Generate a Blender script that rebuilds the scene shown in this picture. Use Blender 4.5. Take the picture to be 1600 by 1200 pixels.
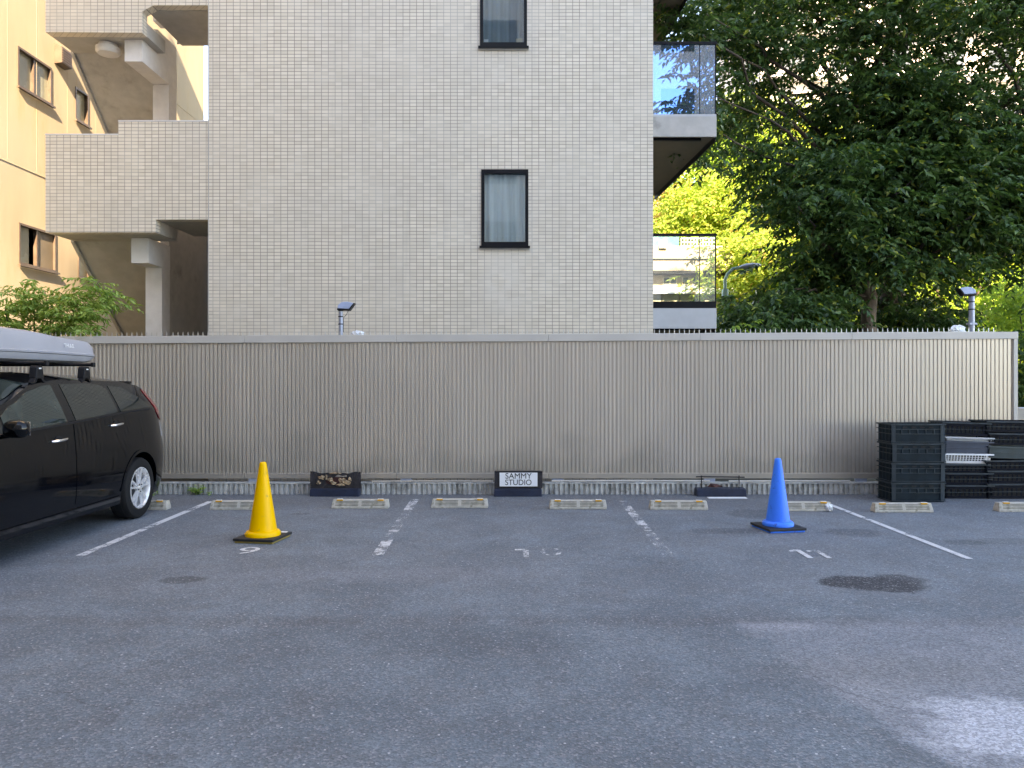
import bpy, math, random
import numpy as np
from mathutils import Vector, Matrix
R = math.radians
random.seed(7); rng = np.random.default_rng(11)
for o in list(bpy.data.objects): bpy.data.objects.remove(o, do_unlink=True)
scn = bpy.context.scene
COL = scn.collection

# ------------------------------------------------------------------ camera, world, sun, exposure
F = 1202.0; CX = 803.0; CY = 592.0; CZ = 1.5
cam = bpy.data.cameras.new('camera'); camo = bpy.data.objects.new('camera', cam); COL.objects.link(camo)
camo.location = (0, 0, CZ); camo.rotation_euler = (R(90), 0, 0)
cam.sensor_width = 36; cam.lens = F/1600*36; cam.shift_x = -3/1600; cam.shift_y = -8/1600
cam.clip_start = .05; cam.clip_end = 2000
scn.camera = camo
SUN_AX = .18; SUN_EL = 32.0                      # direction towards the sun: (AX, -1) on the ground
az = math.atan2(SUN_AX, -1.0)
w = bpy.data.worlds.new('World'); scn.world = w; w.use_nodes = True
nt = w.node_tree; bg = nt.nodes['Background']
sky = nt.nodes.new('ShaderNodeTexSky'); sky.sky_type = 'NISHITA'; sky.sun_disc = False
sky.sun_elevation = R(SUN_EL); sky.sun_rotation = az; sky.air_density = .7; sky.dust_density = 0.; sky.ozone_density = 2.0
nt.links.new(sky.outputs[0], bg.inputs[0]); bg.inputs[1].default_value = .15
sl = bpy.data.lights.new('sun', 'SUN'); sl.energy = 4.0; sl.angle = R(.5); sl.color = (1, .92, .80)
so = bpy.data.objects.new('sun', sl); COL.objects.link(so)
ce = math.cos(R(SUN_EL)); hd = math.hypot(SUN_AX, 1)
sdir = Vector((SUN_AX/hd*ce, -1/hd*ce, math.sin(R(SUN_EL))))
so.rotation_euler = sdir.to_track_quat('Z', 'Y').to_euler()
scn.view_settings.view_transform = 'Standard'; scn.view_settings.look = 'None'
scn.view_settings.gamma = 1; scn.view_settings.exposure = 3.08
scn.view_settings.use_white_balance = True; scn.view_settings.white_balance_temperature = 9700; scn.view_settings.white_balance_tint = 16
scn.view_settings.use_curve_mapping = False
try:
    scn.cycles.max_bounces = 8; scn.cycles.transparent_max_bounces = 12
except Exception: pass

def P(px, py, y):                                # a picture position at depth y -> world point
    return Vector(((px-CX)/F*y, y, CZ+(CY-py)/F*y))
def X(px, y): return (px-CX)/F*y
def Z(py, y): return CZ+(CY-py)/F*y

# ------------------------------------------------------------------ materials
def srgb(r, g, b):
    f = lambda c: (c/255/12.92) if c/255 <= .04045 else ((c/255+.055)/1.055)**2.4
    return (f(r), f(g), f(b))
class NT:
    def __init__(s, m): s.t = m.node_tree; s.n = s.t.nodes
    def new(s, typ, **kw):
        n = s.n.new(typ)
        for k, v in kw.items(): setattr(n, k, v)
        return n
    def link(s, a, b): s.t.links.new(a, b)
    def math(s, op, a, b=None, clamp=False):
        n = s.new('ShaderNodeMath', operation=op); n.use_clamp = clamp
        for i, v in enumerate((a, b)):
            if v is None: continue
            if isinstance(v, (int, float)): n.inputs[i].default_value = v
            else: s.link(v, n.inputs[i])
        return n.outputs[0]
    def mix(s, fac, a, b, mode='MIX'):
        n = s.new('ShaderNodeMix', data_type='RGBA', blend_type=mode)
        for i, v in ((0, fac), (6, a), (7, b)):
            if isinstance(v, (int, float)): n.inputs[i].default_value = v
            elif isinstance(v, tuple): n.inputs[i].default_value = (*v[:3], 1)
            else: s.link(v, n.inputs[i])
        return n.outputs[2]
    def ramp(s, fac, lo, hi, a=0., b=1.):
        n = s.new('ShaderNodeMapRange'); n.inputs[1].default_value = lo; n.inputs[2].default_value = hi
        n.inputs[3].default_value = a; n.inputs[4].default_value = b
        n.interpolation_type = 'SMOOTHSTEP'
        s.link(fac, n.inputs[0]); return n.outputs[0]
    def noise(s, vec, scale, detail=4, rough=.55):
        n = s.new('ShaderNodeTexNoise'); n.inputs['Scale'].default_value = scale
        n.inputs['Detail'].default_value = detail; n.inputs['Roughness'].default_value = rough
        if vec is not None: s.link(vec, n.inputs['Vector'])
        return n.outputs[0]
MATS = {}
def newmat(name):
    m = bpy.data.materials.new(name); m.use_nodes = True
    return m, NT(m), m.node_tree.nodes['Principled BSDF']
def mat(name, col, rough=.6, metal=0., var=.12, scale=6., bump=0., bscale=60., coat=0., spec=.5, stretch=(1, 1, 1), dirt=None):
    if name in MATS: return MATS[name]
    m, t, b = newmat(name)
    tc = t.new('ShaderNodeTexCoord'); mp = t.new('ShaderNodeMapping'); mp.inputs['Scale'].default_value = stretch
    t.link(tc.outputs['Object'], mp.inputs[0])
    n = t.noise(mp.outputs[0], scale, 6)
    lo = tuple(c*(1-var) for c in col); hi = tuple(min(1, c*(1+var)) for c in col)
    c = t.mix(t.ramp(n, .3, .7), lo, hi)
    if dirt:
        dcol, ds, dlo, dhi = dirt
        c = t.mix(t.ramp(t.noise(mp.outputs[0], ds, 8, .65), dlo, dhi), c, dcol)
    t.link(c, b.inputs['Base Color'])
    b.inputs['Roughness'].default_value = rough; b.inputs['Metallic'].default_value = metal
    b.inputs['Coat Weight'].default_value = coat; b.inputs['Specular IOR Level'].default_value = spec
    t.link(t.ramp(n, .2, .8, max(0, rough-.08), min(1, rough+.08)), b.inputs['Roughness'])
    if bump:
        bn = t.new('ShaderNodeBump'); bn.inputs['Strength'].default_value = bump; bn.inputs['Distance'].default_value = .01
        t.link(t.noise(tc.outputs['Object'], bscale, 4), bn.inputs['Height']); t.link(bn.outputs[0], b.inputs['Normal'])
    MATS[name] = m; return m

def tile_mat():
    m, t, b = newmat('facade_tile')
    tc = t.new('ShaderNodeTexCoord'); sp = t.new('ShaderNodeSeparateXYZ'); t.link(tc.outputs['Object'], sp.inputs[0])
    u = t.math('ADD', sp.outputs[0], sp.outputs[1])
    # the fitters' rows wander a little
    wob = t.noise(tc.outputs['Object'], .8, 2)
    z2 = t.math('ADD', sp.outputs[2], t.math('MULTIPLY', wob, .012))
    cb = t.new('ShaderNodeCombineXYZ'); t.link(u, cb.inputs[0]); t.link(z2, cb.inputs[1])
    br = t.new('ShaderNodeTexBrick', offset=0., squash=1.); t.link(cb.outputs[0], br.inputs['Vector'])
    br.inputs['Scale'].default_value = 1; br.inputs['Brick Width'].default_value = .0997; br.inputs['Row Height'].default_value = .0510
    br.inputs['Mortar Size'].default_value = .0046; br.inputs['Mortar Smooth'].default_value = .25; br.inputs['Bias'].default_value = 0
    br.inputs['Color1'].default_value = (.65, .585, .485, 1); br.inputs['Color2'].default_value = (.75, .68, .575, 1)
    br.inputs['Mortar'].default_value = (.24, .205, .17, 1)
    big = t.noise(tc.outputs['Object'], .7, 5)
    c = t.mix(t.ramp(big, .3, .7, 0, .35), br.outputs['Color'], (.53, .49, .43))
    # rows of panels: some joints are paler where they were repointed
    pn = t.noise(tc.outputs['Object'], 1.7, 3)
    c = t.mix(t.math('MULTIPLY', t.ramp(pn, .5, .64), t.math('MULTIPLY', br.outputs['Fac'], .55)), c, (.50, .475, .42))
    def win(src, a, b, e): return t.math('MULTIPLY', t.ramp(src, a-e, a+e), t.ramp(src, b+e, b-e))
    for (xa, xb_, za, zb_, kk) in ((-.42, .16, 2.45, 3.44, .5), (-.42, .16, 5.5, 6.3, .3), (-4.45, -3.2, .0, 3.2, .25)):
        c = t.mix(t.math('MULTIPLY', t.math('MULTIPLY', win(sp.outputs[0], xa, xb_, .14), win(sp.outputs[2], za, zb_, .18)), t.ramp(t.noise(tc.outputs['Object'], 3.5, 4), .35, .6, 0, kk)), c, (.66, .62, .55))
    # faint vertical drip streaks
    mp = t.new('ShaderNodeMapping'); mp.inputs['Scale'].default_value = (7, 7, .35); t.link(tc.outputs['Object'], mp.inputs[0])
    st = t.noise(mp.outputs[0], 1.2, 6)
    c = t.mix(t.ramp(st, .55, .8, 0, .22), c, (.33, .32, .29))
    t.link(c, b.inputs['Base Color']); b.inputs['Roughness'].default_value = .42
    bn = t.new('ShaderNodeBump'); bn.inputs['Strength'].default_value = .5; bn.inputs['Distance'].default_value = .004
    bn.invert = True
    t.link(br.outputs['Fac'], bn.inputs['Height']); t.link(bn.outputs[0], b.inputs['Normal'])
    return m
def asphalt_mat():
    m, t, b = newmat('asphalt')
    tc = t.new('ShaderNodeTexCoord'); O = tc.outputs['Object']
    sp = t.new('ShaderNodeSeparateXYZ'); t.link(O, sp.inputs[0])
    wn = t.noise(O, 1.3, 5); wn2 = t.noise(O, 3.7, 6, .65)
    def blob(x, y, rx, ry, soft=.5, nz=.9, src=None):
        dx = t.math('DIVIDE', t.math('SUBTRACT', sp.outputs[0], x), rx)
        dy = t.math('DIVIDE', t.math('SUBTRACT', sp.outputs[1], y), ry)
        d = t.math('SQRT', t.math('ADD', t.math('MULTIPLY', dx, dx), t.math('MULTIPLY', dy, dy)))
        d = t.math('ADD', d, t.math('MULTIPLY', t.math('SUBTRACT', src or wn2, .5), nz))
        return t.ramp(d, 1.0, 1.0-soft, 0, 1)
    c = t.mix(t.ramp(wn, .35, .66), (.122, .157, .184), (.178, .226, .260))
    c = t.mix(t.ramp(wn2, .4, .75, 0, .5), c, (.125, .125, .130))
    c = t.mix(t.ramp(t.noise(O, 11, 6, .7), .45, .75, 0, .35), c, (.20, .20, .21))
    # a newer strip of asphalt, the older paler patch on the right, joints between them
    Xs, Ys = sp.outputs[0], sp.outputs[1]
    nj = t.math('MULTIPLY', t.math('SUBTRACT', wn2, .5), .5)
    side_ = t.ramp(t.math('ADD', t.math('SUBTRACT', Xs, t.math('SUBTRACT', 2.25, t.math('MULTIPLY', Ys, .2))), nj), -.02, .10)
    near_ = t.ramp(t.math('ADD', t.math('SUBTRACT', 4.86, Ys), t.math('MULTIPLY', nj, .5)), .0, .12)
    old = t.math('MULTIPLY', side_, near_)
    c = t.mix(t.math('MULTIPLY', old, t.ramp(t.noise(O, 2.3, 7, .7), .3, .7, .30, .95)), c, (.255, .275, .305))
    seam = t.math('MULTIPLY', t.math('MULTIPLY', t.ramp(Ys, 4.60, 4.74), t.ramp(Ys, 4.93, 4.80)), t.ramp(t.noise(O, 1.9, 5, .7), .38, .6, .1, .55))
    c = t.mix(seam, c, (.10, .10, .108))
    farb = t.ramp(t.math('ADD', Ys, nj), 5.0, 5.5, 0, .22); c = t.mix(t.math('MULTIPLY', farb, t.ramp(t.noise(O, .6, 4), .35, .6)), c, (.235, .24, .25))
    brn = blob(1.9, 3.95, .9, .35, .8, 1.6); c = t.mix(t.math('MULTIPLY', brn, .2), c, (.20, .165, .13))
    pale = blob(2.16, 3.28, .60, .42, .5, 1.5); c = t.mix(t.math('MULTIPLY', pale, .95), c, (.54, .575, .64))
    pale = blob(1.75, 3.65, .32, .25, .7, 1.3); c = t.mix(t.math('MULTIPLY', pale, .3), c, (.42, .42, .44))
    pale = blob(1.62, 4.66, .35, .10, .8, 1.3); c = t.mix(t.math('MULTIPLY', pale, .55), c, (.36, .375, .41))
    pale = blob(-1.0, 5.9, 1.7, .35, .8, 1.6); c = t.mix(t.math('MULTIPLY', pale, .25), c, (.28, .28, .3))
    # oil and damp stains
    for (px, py, rw, rh, s) in ((1340, 911, .21, .16, 1.), (1382, 913, .22, .18, 1.), (1402, 905, .16, .12, .8), (1178, 803, .26, .22, .5), (1330, 832, .24, .16, .45), (1130, 830, .3, .12, .4), (290, 906, .14, .08, .6), (1510, 848, .16, .1, .4),
                                (470, 803, .1, .04, .5), (1580, 846, .35, .12, .3), (640, 1000, .9, .22, .18)):
        y = CZ*F/(py-CY); c = t.mix(t.math('MULTIPLY', blob(X(px, y), y, rw*1.45, rh*1.45, .35, 1.25), s), c, (.028, .030, .035))
    # dusty, dark margin along the kerb
    edge = t.ramp(t.math('ADD', sp.outputs[1], t.math('MULTIPLY', wn2, .9)), 8.6, 10.2, 0, .5)
    c = t.mix(edge, c, (.115, .108, .105))
    # hairline cracks
    vc = t.new('ShaderNodeTexVoronoi', feature='DISTANCE_TO_EDGE'); vc.inputs['Scale'].default_value = .42
    wv = t.new('ShaderNodeVectorMath', operation='ADD'); t.link(O, wv.inputs[0])
    nv = t.new('ShaderNodeTexNoise'); nv.inputs['Scale'].default_value = 2.2; nv.inputs['Detail'].default_value = 6; t.link(O, nv.inputs['Vector'])
    sv = t.new('ShaderNodeVectorMath', operation='SCALE'); sv.inputs['Scale'].default_value = .6; t.link(nv.outputs['Color'], sv.inputs[0]); t.link(sv.outputs[0], wv.inputs[1]); t.link(wv.outputs[0], vc.inputs['Vector'])
    crk = t.math('MULTIPLY', t.ramp(vc.outputs['Distance'], .006, .002), t.ramp(t.noise(O, .9, 3), .5, .62, 0, .35))
    c = t.mix(crk, c, (.05, .05, .055))
    # stones
    v = t.new('ShaderNodeTexVoronoi'); v.inputs['Scale'].default_value = 95; t.link(O, v.inputs['Vector'])
    v2 = t.new('ShaderNodeTexVoronoi'); v2.inputs['Scale'].default_value = 38; t.link(O, v2.inputs['Vector'])
    sx = t.new('ShaderNodeSeparateColor'); t.link(v.outputs['Color'], sx.inputs[0])
    c = t.mix(t.ramp(sx.outputs[0], .0, 1., 0, .55), c, (.062, .068, .08))
    c = t.mix(t.ramp(sx.outputs[1],   .72, 1., 0, .5), c, (.32, .32, .34))
    s2 = t.new('ShaderNodeSeparateColor'); t.link(v2.outputs['Color'], s2.inputs[0])
    spark = t.math('MULTIPLY', t.ramp(s2.outputs[0], .90, .97), t.ramp(v2.outputs['Distance'], .28, .16))
    c = t.mix(t.math('MULTIPLY', spark, .8), c, (.5, .5, .52))
    t.link(c, b.inputs['Base Color']); b.inputs['Roughness'].default_value = .78; b.inputs['Specular IOR Level'].default_value = .35
    bn = t.new('ShaderNodeBump'); bn.inputs['Strength'].default_value = .6; bn.inputs['Distance'].default_value = .006
    hh = t.math('ADD', t.math('MULTIPLY', v.outputs['Distance'], .8), t.noise(O, 150, 3))
    t.link(hh, bn.inputs['Height']); t.link(bn.outputs[0], b.inputs['Normal'])
    return m
def paint_mat(name, wear):
    m, t, b = newmat(name)
    tc = t.new('ShaderNodeTexCoord'); O = tc.outputs['Object']
    b.inputs['Base Color'].default_value = (.62, .63, .64, 1); b.inputs['Roughness'].default_value = .6
    n = t.noise(O, 9, 8, .7); n2 = t.noise(O, 90, 4, .7); n3 = t.noise(O, 2.1, 3)
    s = t.math('ADD', t.math('ADD', t.math('MULTIPLY', n, .6), t.math('MULTIPLY', n2, .5)), t.math('MULTIPLY', n3, .5))
    a = t.ramp(s, wear+.06, wear-.04, 0, 1)
    t.link(t.math('MULTIPLY', a, .93), b.inputs['Alpha'])
    return m
def leaf_mat(name, c1, c2, trans=.45, rough=.5, c3=None, f3=.0):
    m, t, b = newmat(name)
    g = t.new('ShaderNodeNewGeometry')
    c = t.mix(g.outputs['Random Per Island'], c1, c2)
    if c3:
        sc = t.math('FRACT', t.math('MULTIPLY', g.outputs['Random Per Island'], 37.7))
        c = t.mix(t.ramp(sc, 1-f3-.02, 1-f3+.02), c, c3)
    t.link(c, b.inputs['Base Color']); b.inputs['Roughness'].default_value = rough; b.inputs['Specular IOR Level'].default_value = .35
    tr = t.new('ShaderNodeBsdfTranslucent'); t.link(t.mix(.5, c, (.75, .9, .15), 'MULTIPLY'), tr.inputs[0])
    t.link(t.mix(1.0, c, (1.25, 1.3, .8), 'MULTIPLY'), tr.inputs[0])
    mx = t.new('ShaderNodeMixShader'); mx.inputs[0].default_value = trans
    t.link(b.outputs[0], mx.inputs[1]); t.link(tr.outputs[0], mx.inputs[2])
    t.link(mx.outputs[0], t.n['Material Output'].inputs[0])
    return m
def glass_mat(name, tint=(.8, .9, .92), refl=.18):
    m, t, b = newmat(name)
    tr = t.new('ShaderNodeBsdfTransparent'); tr.inputs[0].default_value = (*tint, 1)
    gl = t.new('ShaderNodeBsdfGlossy'); gl.inputs['Roughness'].default_value = .015; gl.inputs[0].default_value = (.95, .97, 1, 1)
    lw = t.new('ShaderNodeFresnel'); lw.inputs[0].default_value = 1.5
    f = t.math('ADD', t.math('MULTIPLY', lw.outputs[0], .9), refl, True)
    mx = t.new('ShaderNodeMixShader'); t.link(f, mx.inputs[0]); t.link(tr.outputs[0], mx.inputs[1]); t.link(gl.outputs[0], mx.inputs[2])
    t.link(mx.outputs[0], t.n['Material Output'].inputs[0])
    return m

M_tile = tile_mat(); M_asph = asphalt_mat()
M_plaster = mat('grey_plaster', (.42, .41, .39), .8, var=.08, bump=.15, bscale=80, dirt=((.25, .24, .22), 2, .55, .8))
M_pale = mat('pale_concrete_paint', (.66, .66, .66), .7, var=.06, bump=.1, dirt=((.45, .44, .42), 3, .6, .85))
M_yellow = mat('cream_render', (.47, .395, .285), .85, var=.06, scale=1.2, bump=.1, bscale=40, dirt=((.44, .33, .19), .9, .5, .8), stretch=(2, 2, .5))
M_black = mat('black_aluminium', (.005, .0055, .008), .4, var=.2, spec=.2)
M_brownframe = mat('bronze_aluminium', (.10, .07, .05), .4, var=.15)
M_frost = mat('frosted_glass', (.30, .31, .24), .25, var=.1, scale=2)
M_screen = mat('insect_screen', (.17, .14, .10), .6, var=.15, scale=3)
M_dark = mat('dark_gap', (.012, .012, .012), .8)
def fence_mat():
    m, t, b = newmat('fence_beige_metal')
    tc = t.new('ShaderNodeTexCoord'); O = tc.outputs['Object']
    mp = t.new('ShaderNodeMapping'); mp.inputs['Scale'].default_value = (6, 1, .25); t.link(O, mp.inputs[0])
    c = t.mix(t.ramp(t.noise(O, .5, 2, .5), .3, .7), (.49, .43, .365), (.555, .49, .415))
    c = t.mix(t.ramp(t.noise(mp.outputs[0], 1.5, 4, .5), .35, .75, 0, .5), c, (.47, .41, .345))
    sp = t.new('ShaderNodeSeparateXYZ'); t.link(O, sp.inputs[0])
    foot_shade = t.math('SUBTRACT', t.noise(O, 1.6, 5, .6), t.math('MULTIPLY', sp.outputs[2], .75))
    c = t.mix(t.ramp(foot_shade, -.05, .30, 0, .5), c, (.30, .27, .23))     # darker foot: part of the fence's shading painted into the colour
    t.link(c, b.inputs['Base Color']); b.inputs['Metallic'].default_value = .4; b.inputs['Roughness'].default_value = .33
    return m
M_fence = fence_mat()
M_rail = mat('fence_rail_metal', (.50, .47, .43), .42, var=.05, scale=2)
M_spike = mat('steel_spike', (.55, .55, .52), .35, metal=.6)
M_kerb = mat('ribbed_kerb_concrete', (.40, .40, .38), .85, var=.25, scale=9, bump=.4, bscale=120, dirt=((.10, .10, .09), 5, .48, .75))
M_stop = mat('wheel_stop_concrete', (.45, .42, .365), .8, var=.18, scale=14, bump=.4, bscale=150, dirt=((.20, .18, .13), 12, .52, .75))
M_stopdark = mat('wheel_stop_recess', (.15, .14, .11), .9, var=.3, scale=20)
M_refl = mat('amber_reflector', (.75, .36, .03), .3)
M_cpaint = mat('black_car_paint', (.0015, .0018, .003), .05, var=.1, spec=.36)
M_cglass = mat('dark_car_glass', (.012, .016, .014), .02, var=.1, spec=.6)
M_fglass = mat('front_car_glass', (.030, .040, .035), .02, var=.3, scale=3, spec=.5)
M_rub = mat('tyre_rubber', (.010, .010, .011), .75, var=.2, bump=.2, spec=.3)
M_trim = mat('black_plastic_trim', (.007, .007, .009), .5, spec=.3)
M_alloy = mat('alloy_silver', (.80, .80, .81), .3, metal=.55, var=.04)
M_chrome = mat('chrome', (.85, .85, .86), .12, metal=1., var=.02)
M_red = mat('red_lamp_lens', (.30, .01, .015), .15, coat=.6)
M_clear = mat('clear_lamp_lens', (.6, .6, .62), .1, coat=.6)
M_box = mat('grey_roof_box', (.31, .315, .345), .42, var=.05, scale=3, bump=.05, bscale=200)
M_white = mat('white_plastic', (.80, .81, .83), .45, var=.03)
M_ye = mat('yellow_cone_plastic', (1.0, .51, .0), .42, spec=.3, var=.03, scale=5, dirt=((.50, .27, .04), 14, .58, .74))
M_bl = mat('blue_cone_plastic', (.0, .22, 1.0), .42, spec=.25, var=.05, scale=5, dirt=((.03, .09, .42), 14, .58, .74))
M_rubber = mat('black_rubber', (.010, .011, .014), .6, var=.2, bump=.2)
M_navy = mat('navy_painted_board', (.012, .02, .045), .45, var=.25, scale=10)
M_char = mat('charred_board', (.02, .017, .02), .75, var=.5, scale=12, bump=.6, bscale=30)
M_peel = mat('peeled_paper', (.34, .24, .15), .9, var=.35, scale=22, bump=.4)
M_maroon = mat('scorched_maroon', (.07, .025, .022), .85, var=.4, scale=20)
M_crate = mat('black_green_crate', (.009, .018, .024), .5, var=.3, scale=9, spec=.12)
M_crim = mat('crate_lit_edge', (.026, .040, .050), .45, var=.3, scale=9, spec=.25)  # lighter than the crates: light caught by the edges, painted in
M_crate2 = mat('black_blue_crate', (.005, .007, .014), .45, var=.25, scale=9, spec=.12)
M_crate3 = mat('dark_green_crate', (.028, .048, .054), .45, var=.2, scale=9)
M_slate = mat('slate_blue_tray', (.035, .05, .08), .45, var=.15)
M_galv = mat('galvanised_steel', (.30, .34, .43), .4, metal=.3, var=.1, scale=12)
M_lampblue = mat('pale_blue_hood', (.34, .42, .60), .45, var=.1)
M_plastic = mat('crumpled_clear_bag', (.72, .76, .80), .2, var=.2, scale=30, bump=.8, bscale=60)
M_lampgreen = mat('pale_green_post', (.22, .36, .32), .5, var=.15)
M_bark = mat('tree_bark', (.07, .05, .038), .9, var=.35, scale=14, bump=.8, bscale=40, stretch=(1, 1, .3))
M_trunk = mat('pale_tree_bark', (.15, .11, .08), .9, var=.35, scale=10, bump=.8, bscale=40, stretch=(1, 1, .3))
M_fascia = mat('balcony_fascia', (.43, .455, .48), .35, var=.04)
M_soffit = mat('brown_soffit', (.16, .13, .09), .8, var=.1)
M_beige = mat('beige_render', (.36, .30, .23), .85, var=.08, scale=2, dirt=((.24, .19, .14), 3, .5, .8))
M_cream = mat('cream_panel', (.42, .39, .29), .8, var=.06)
M_wbuild = mat('white_render', (.55, .47, .42), .85, var=.06, scale=1)
M_bluegl = mat('blue_glazing', (.10, .28, .42), .2, var=.2, scale=3)
M_winfar = mat('far_window_glass', (.07, .08, .09), .2, var=.3)
M_grass = mat('dark_soil', (.05, .045, .03), .95, var=.3, scale=3)
M_line = paint_mat('line_paint', .86); M_linew = paint_mat('line_paint_worn', .76); M_num = paint_mat('number_paint', .85); M_numw = paint_mat('number_paint_faint', .825)
M_curtain = mat('pale_curtain', (.80, .86, .86), .8, var=.12, scale=3, stretch=(8, 1, .2))
M_curtain2 = mat('grey_blue_curtain', (.26, .32, .35), .8, var=.15, scale=3, stretch=(8, 1, .2))
M_curtain3 = mat('dark_curtain', (.17, .215, .26), .8, var=.15, scale=3, stretch=(8, 1, .2))
M_glass = glass_mat('balcony_glass', (.82, .88, .88), .06); M_glassb = glass_mat('sky_tint_balcony_glass', (.38, .60, .86), .10)  # blue tint stands in for sky reflected in the upper panes
M_winglass = glass_mat('window_glass', (.9, .95, .96), .02)
M_gap = mat('wood_plate', (.30, .22, .05), .6)

# ------------------------------------------------------------------ mesh helpers
def link(o, parent=None, world=True):
    COL.objects.link(o)
    if parent is not None:
        o.parent = parent
        if world:
            off = Vector(); p = parent
            while p is not None: off += Vector(p.location); p = p.parent
            o.location = -off
    return o
class MB:
    def __init__(s): s.v = []; s.f = []
    def quad(s, a, b, c, d): i = len(s.v); s.v += [tuple(a), tuple(b), tuple(c), tuple(d)]; s.f.append((i, i+1, i+2, i+3)); return s
    def box(s, x0, x1, y0, y1, z0, z1, M=None):
        c = [(x0, y0, z0), (x1, y0, z0), (x1, y1, z0), (x0, y1, z0), (x0, y0, z1), (x1, y0, z1), (x1, y1, z1), (x0, y1, z1)]
        if M is not None: c = [tuple(M @ Vector(p)) for p in c]
        i = len(s.v); s.v += c
        s.f += [tuple(i+k for k in q) for q in ((0, 3, 2, 1), (4, 5, 6, 7), (0, 1, 5, 4), (1, 2, 6, 5), (2, 3, 7, 6), (3, 0, 4, 7))]
        return s
    def prism(s, poly, a0, a1, axis='y'):           # poly in the two other axes, extruded along axis
        n = len(poly); i = len(s.v)
        def pt(p, a):
            if axis == 'y': return (p[0], a, p[1])
            if axis == 'x': return (a, p[0], p[1])
            return (p[0], p[1], a)
        s.v += [pt(p, a0) for p in poly] + [pt(p, a1) for p in poly]
        s.f.append(tuple(i+k for k in range(n))); s.f.append(tuple(i+n+k for k in reversed(range(n))))
        for k in range(n): s.f.append((i+k, i+n+k, i+n+(k+1) % n, i+(k+1) % n))
        return s
    def lathe(s, prof, c=(0, 0, 0), seg=32, axis='z', cap=True):
        i = len(s.v); n = len(prof)
        for k in range(seg):
            a = 2*math.pi*k/seg; ca, sa = math.cos(a), math.sin(a)
            for r, h in prof:
                p = (r*ca, r*sa, h) if axis == 'z' else ((h, r*ca, r*sa) if axis == 'x' else (r*ca, h, r*sa))
                s.v.append((p[0]+c[0], p[1]+c[1], p[2]+c[2]))
        for k in range(seg):
            k2 = (k+1) % seg
            for j in range(n-1): s.f.append((i+k*n+j, i+k2*n+j, i+k2*n+j+1, i+k*n+j+1))
        if cap:
            s.f.append(tuple(i+k*n for k in reversed(range(seg)))); s.f.append(tuple(i+k*n+n-1 for k in range(seg)))
        return s
    def tube(s, pts, rad, seg=8):
        pts = [Vector(p) for p in pts]; n = len(pts)
        rads = rad if isinstance(rad, (list, tuple)) else [rad]*n
        i = len(s.v)
        for k, p in enumerate(pts):
            d = (pts[min(k+1, n-1)]-pts[max(k-1, 0)]).normalized()
            a = d.orthogonal().normalized() if k == 0 else (a - d*a.dot(d)).normalized()
            b = d.cross(a)
            for j in range(seg):
                t = 2*math.pi*j/seg; s.v.append(tuple(p+(a*math.cos(t)+b*math.sin(t))*rads[k]))
        for k in range(n-1):
            for j in range(seg):
                j2 = (j+1) % seg; s.f.append((i+k*seg+j, i+k*seg+j2, i+(k+1)*seg+j2, i+(k+1)*seg+j))
        s.f.append(tuple(i+j for j in reversed(range(seg)))); s.f.append(tuple(i+(n-1)*seg+j for j in range(seg)))
        return s
    def build(s, name, m, parent=None, smooth=False, world=True, bevel=0., ang=35):
        me = bpy.data.meshes.new(name); me.from_pydata(s.v, [], s.f); me.materials.append(m)
        import bmesh
        bm = bmesh.new(); bm.from_mesh(me)
        bmesh.ops.recalc_face_normals(bm, faces=bm.faces); bm.to_mesh(me); bm.free()
        o = bpy.data.objects.new(name, me); link(o, parent, world)
        if smooth:
            me.polygons.foreach_set('use_smooth', [True]*len(me.polygons)); me.set_sharp_from_angle(angle=R(ang))
        if bevel:
            md = o.modifiers.new('bevel', 'BEVEL'); md.width = bevel; md.segments = 2; md.limit_method = 'ANGLE'; md.angle_limit = R(40)
        return o
def thing(name, label, cat, loc=(0, 0, 0), group=None, rz=0):
    o = bpy.data.objects.new(name, None); COL.objects.link(o); o.location = loc; o.rotation_euler = (0, 0, rz)
    o.empty_display_size = .2
    return tag(o, label, cat, group)
def tag(o, label, cat, group=None, kind=None):
    if label: o['label'] = label
    if cat: o['category'] = cat
    if group: o['group'] = group
    if kind: o['kind'] = kind
    return o
def struct(o, label=None): o['kind'] = 'structure'; return o
def dup(root, loc, label, rz=None):
    r = root.copy(); COL.objects.link(r); r.location = loc; r['label'] = label
    if rz is not None: r.rotation_euler = (0, 0, rz)
    def rec(a, b):
        for ch in list(a.children):
            c = ch.copy(); COL.objects.link(c); c.parent = b; rec(ch, c)
    rec(root, r); return r
def text_mesh(s, size, extr=.002, spacing=1.0, xs=1.0):
    cu = bpy.data.curves.new('t', 'FONT'); cu.body = s; cu.size = size; cu.extrude = extr; cu.align_x = 'CENTER'; cu.align_y = 'CENTER'
    cu.space_character = spacing
    o = bpy.data.objects.new('t', cu); COL.objects.link(o)
    dg = bpy.context.evaluated_depsgraph_get(); dg.update()
    me = bpy.data.meshes.new_from_object(o.evaluated_get(dg)); bpy.data.objects.remove(o, do_unlink=True)
    me.transform(Matrix.Diagonal((xs, 1, 1, 1)))
    return me

# ------------------------------------------------------------------ ground
g = MB(); g.quad((-400, -200, 0), (400, -200, 0), (400, 600, 0), (-400, 600, 0)); struct(g.build('ground', M_asph))
g = MB(); g.quad((-60, 10.12, .004), (60, 10.12, .004), (60, 200, .004), (-60, 200, .004)); struct(g.build('soil', M_grass))

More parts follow.
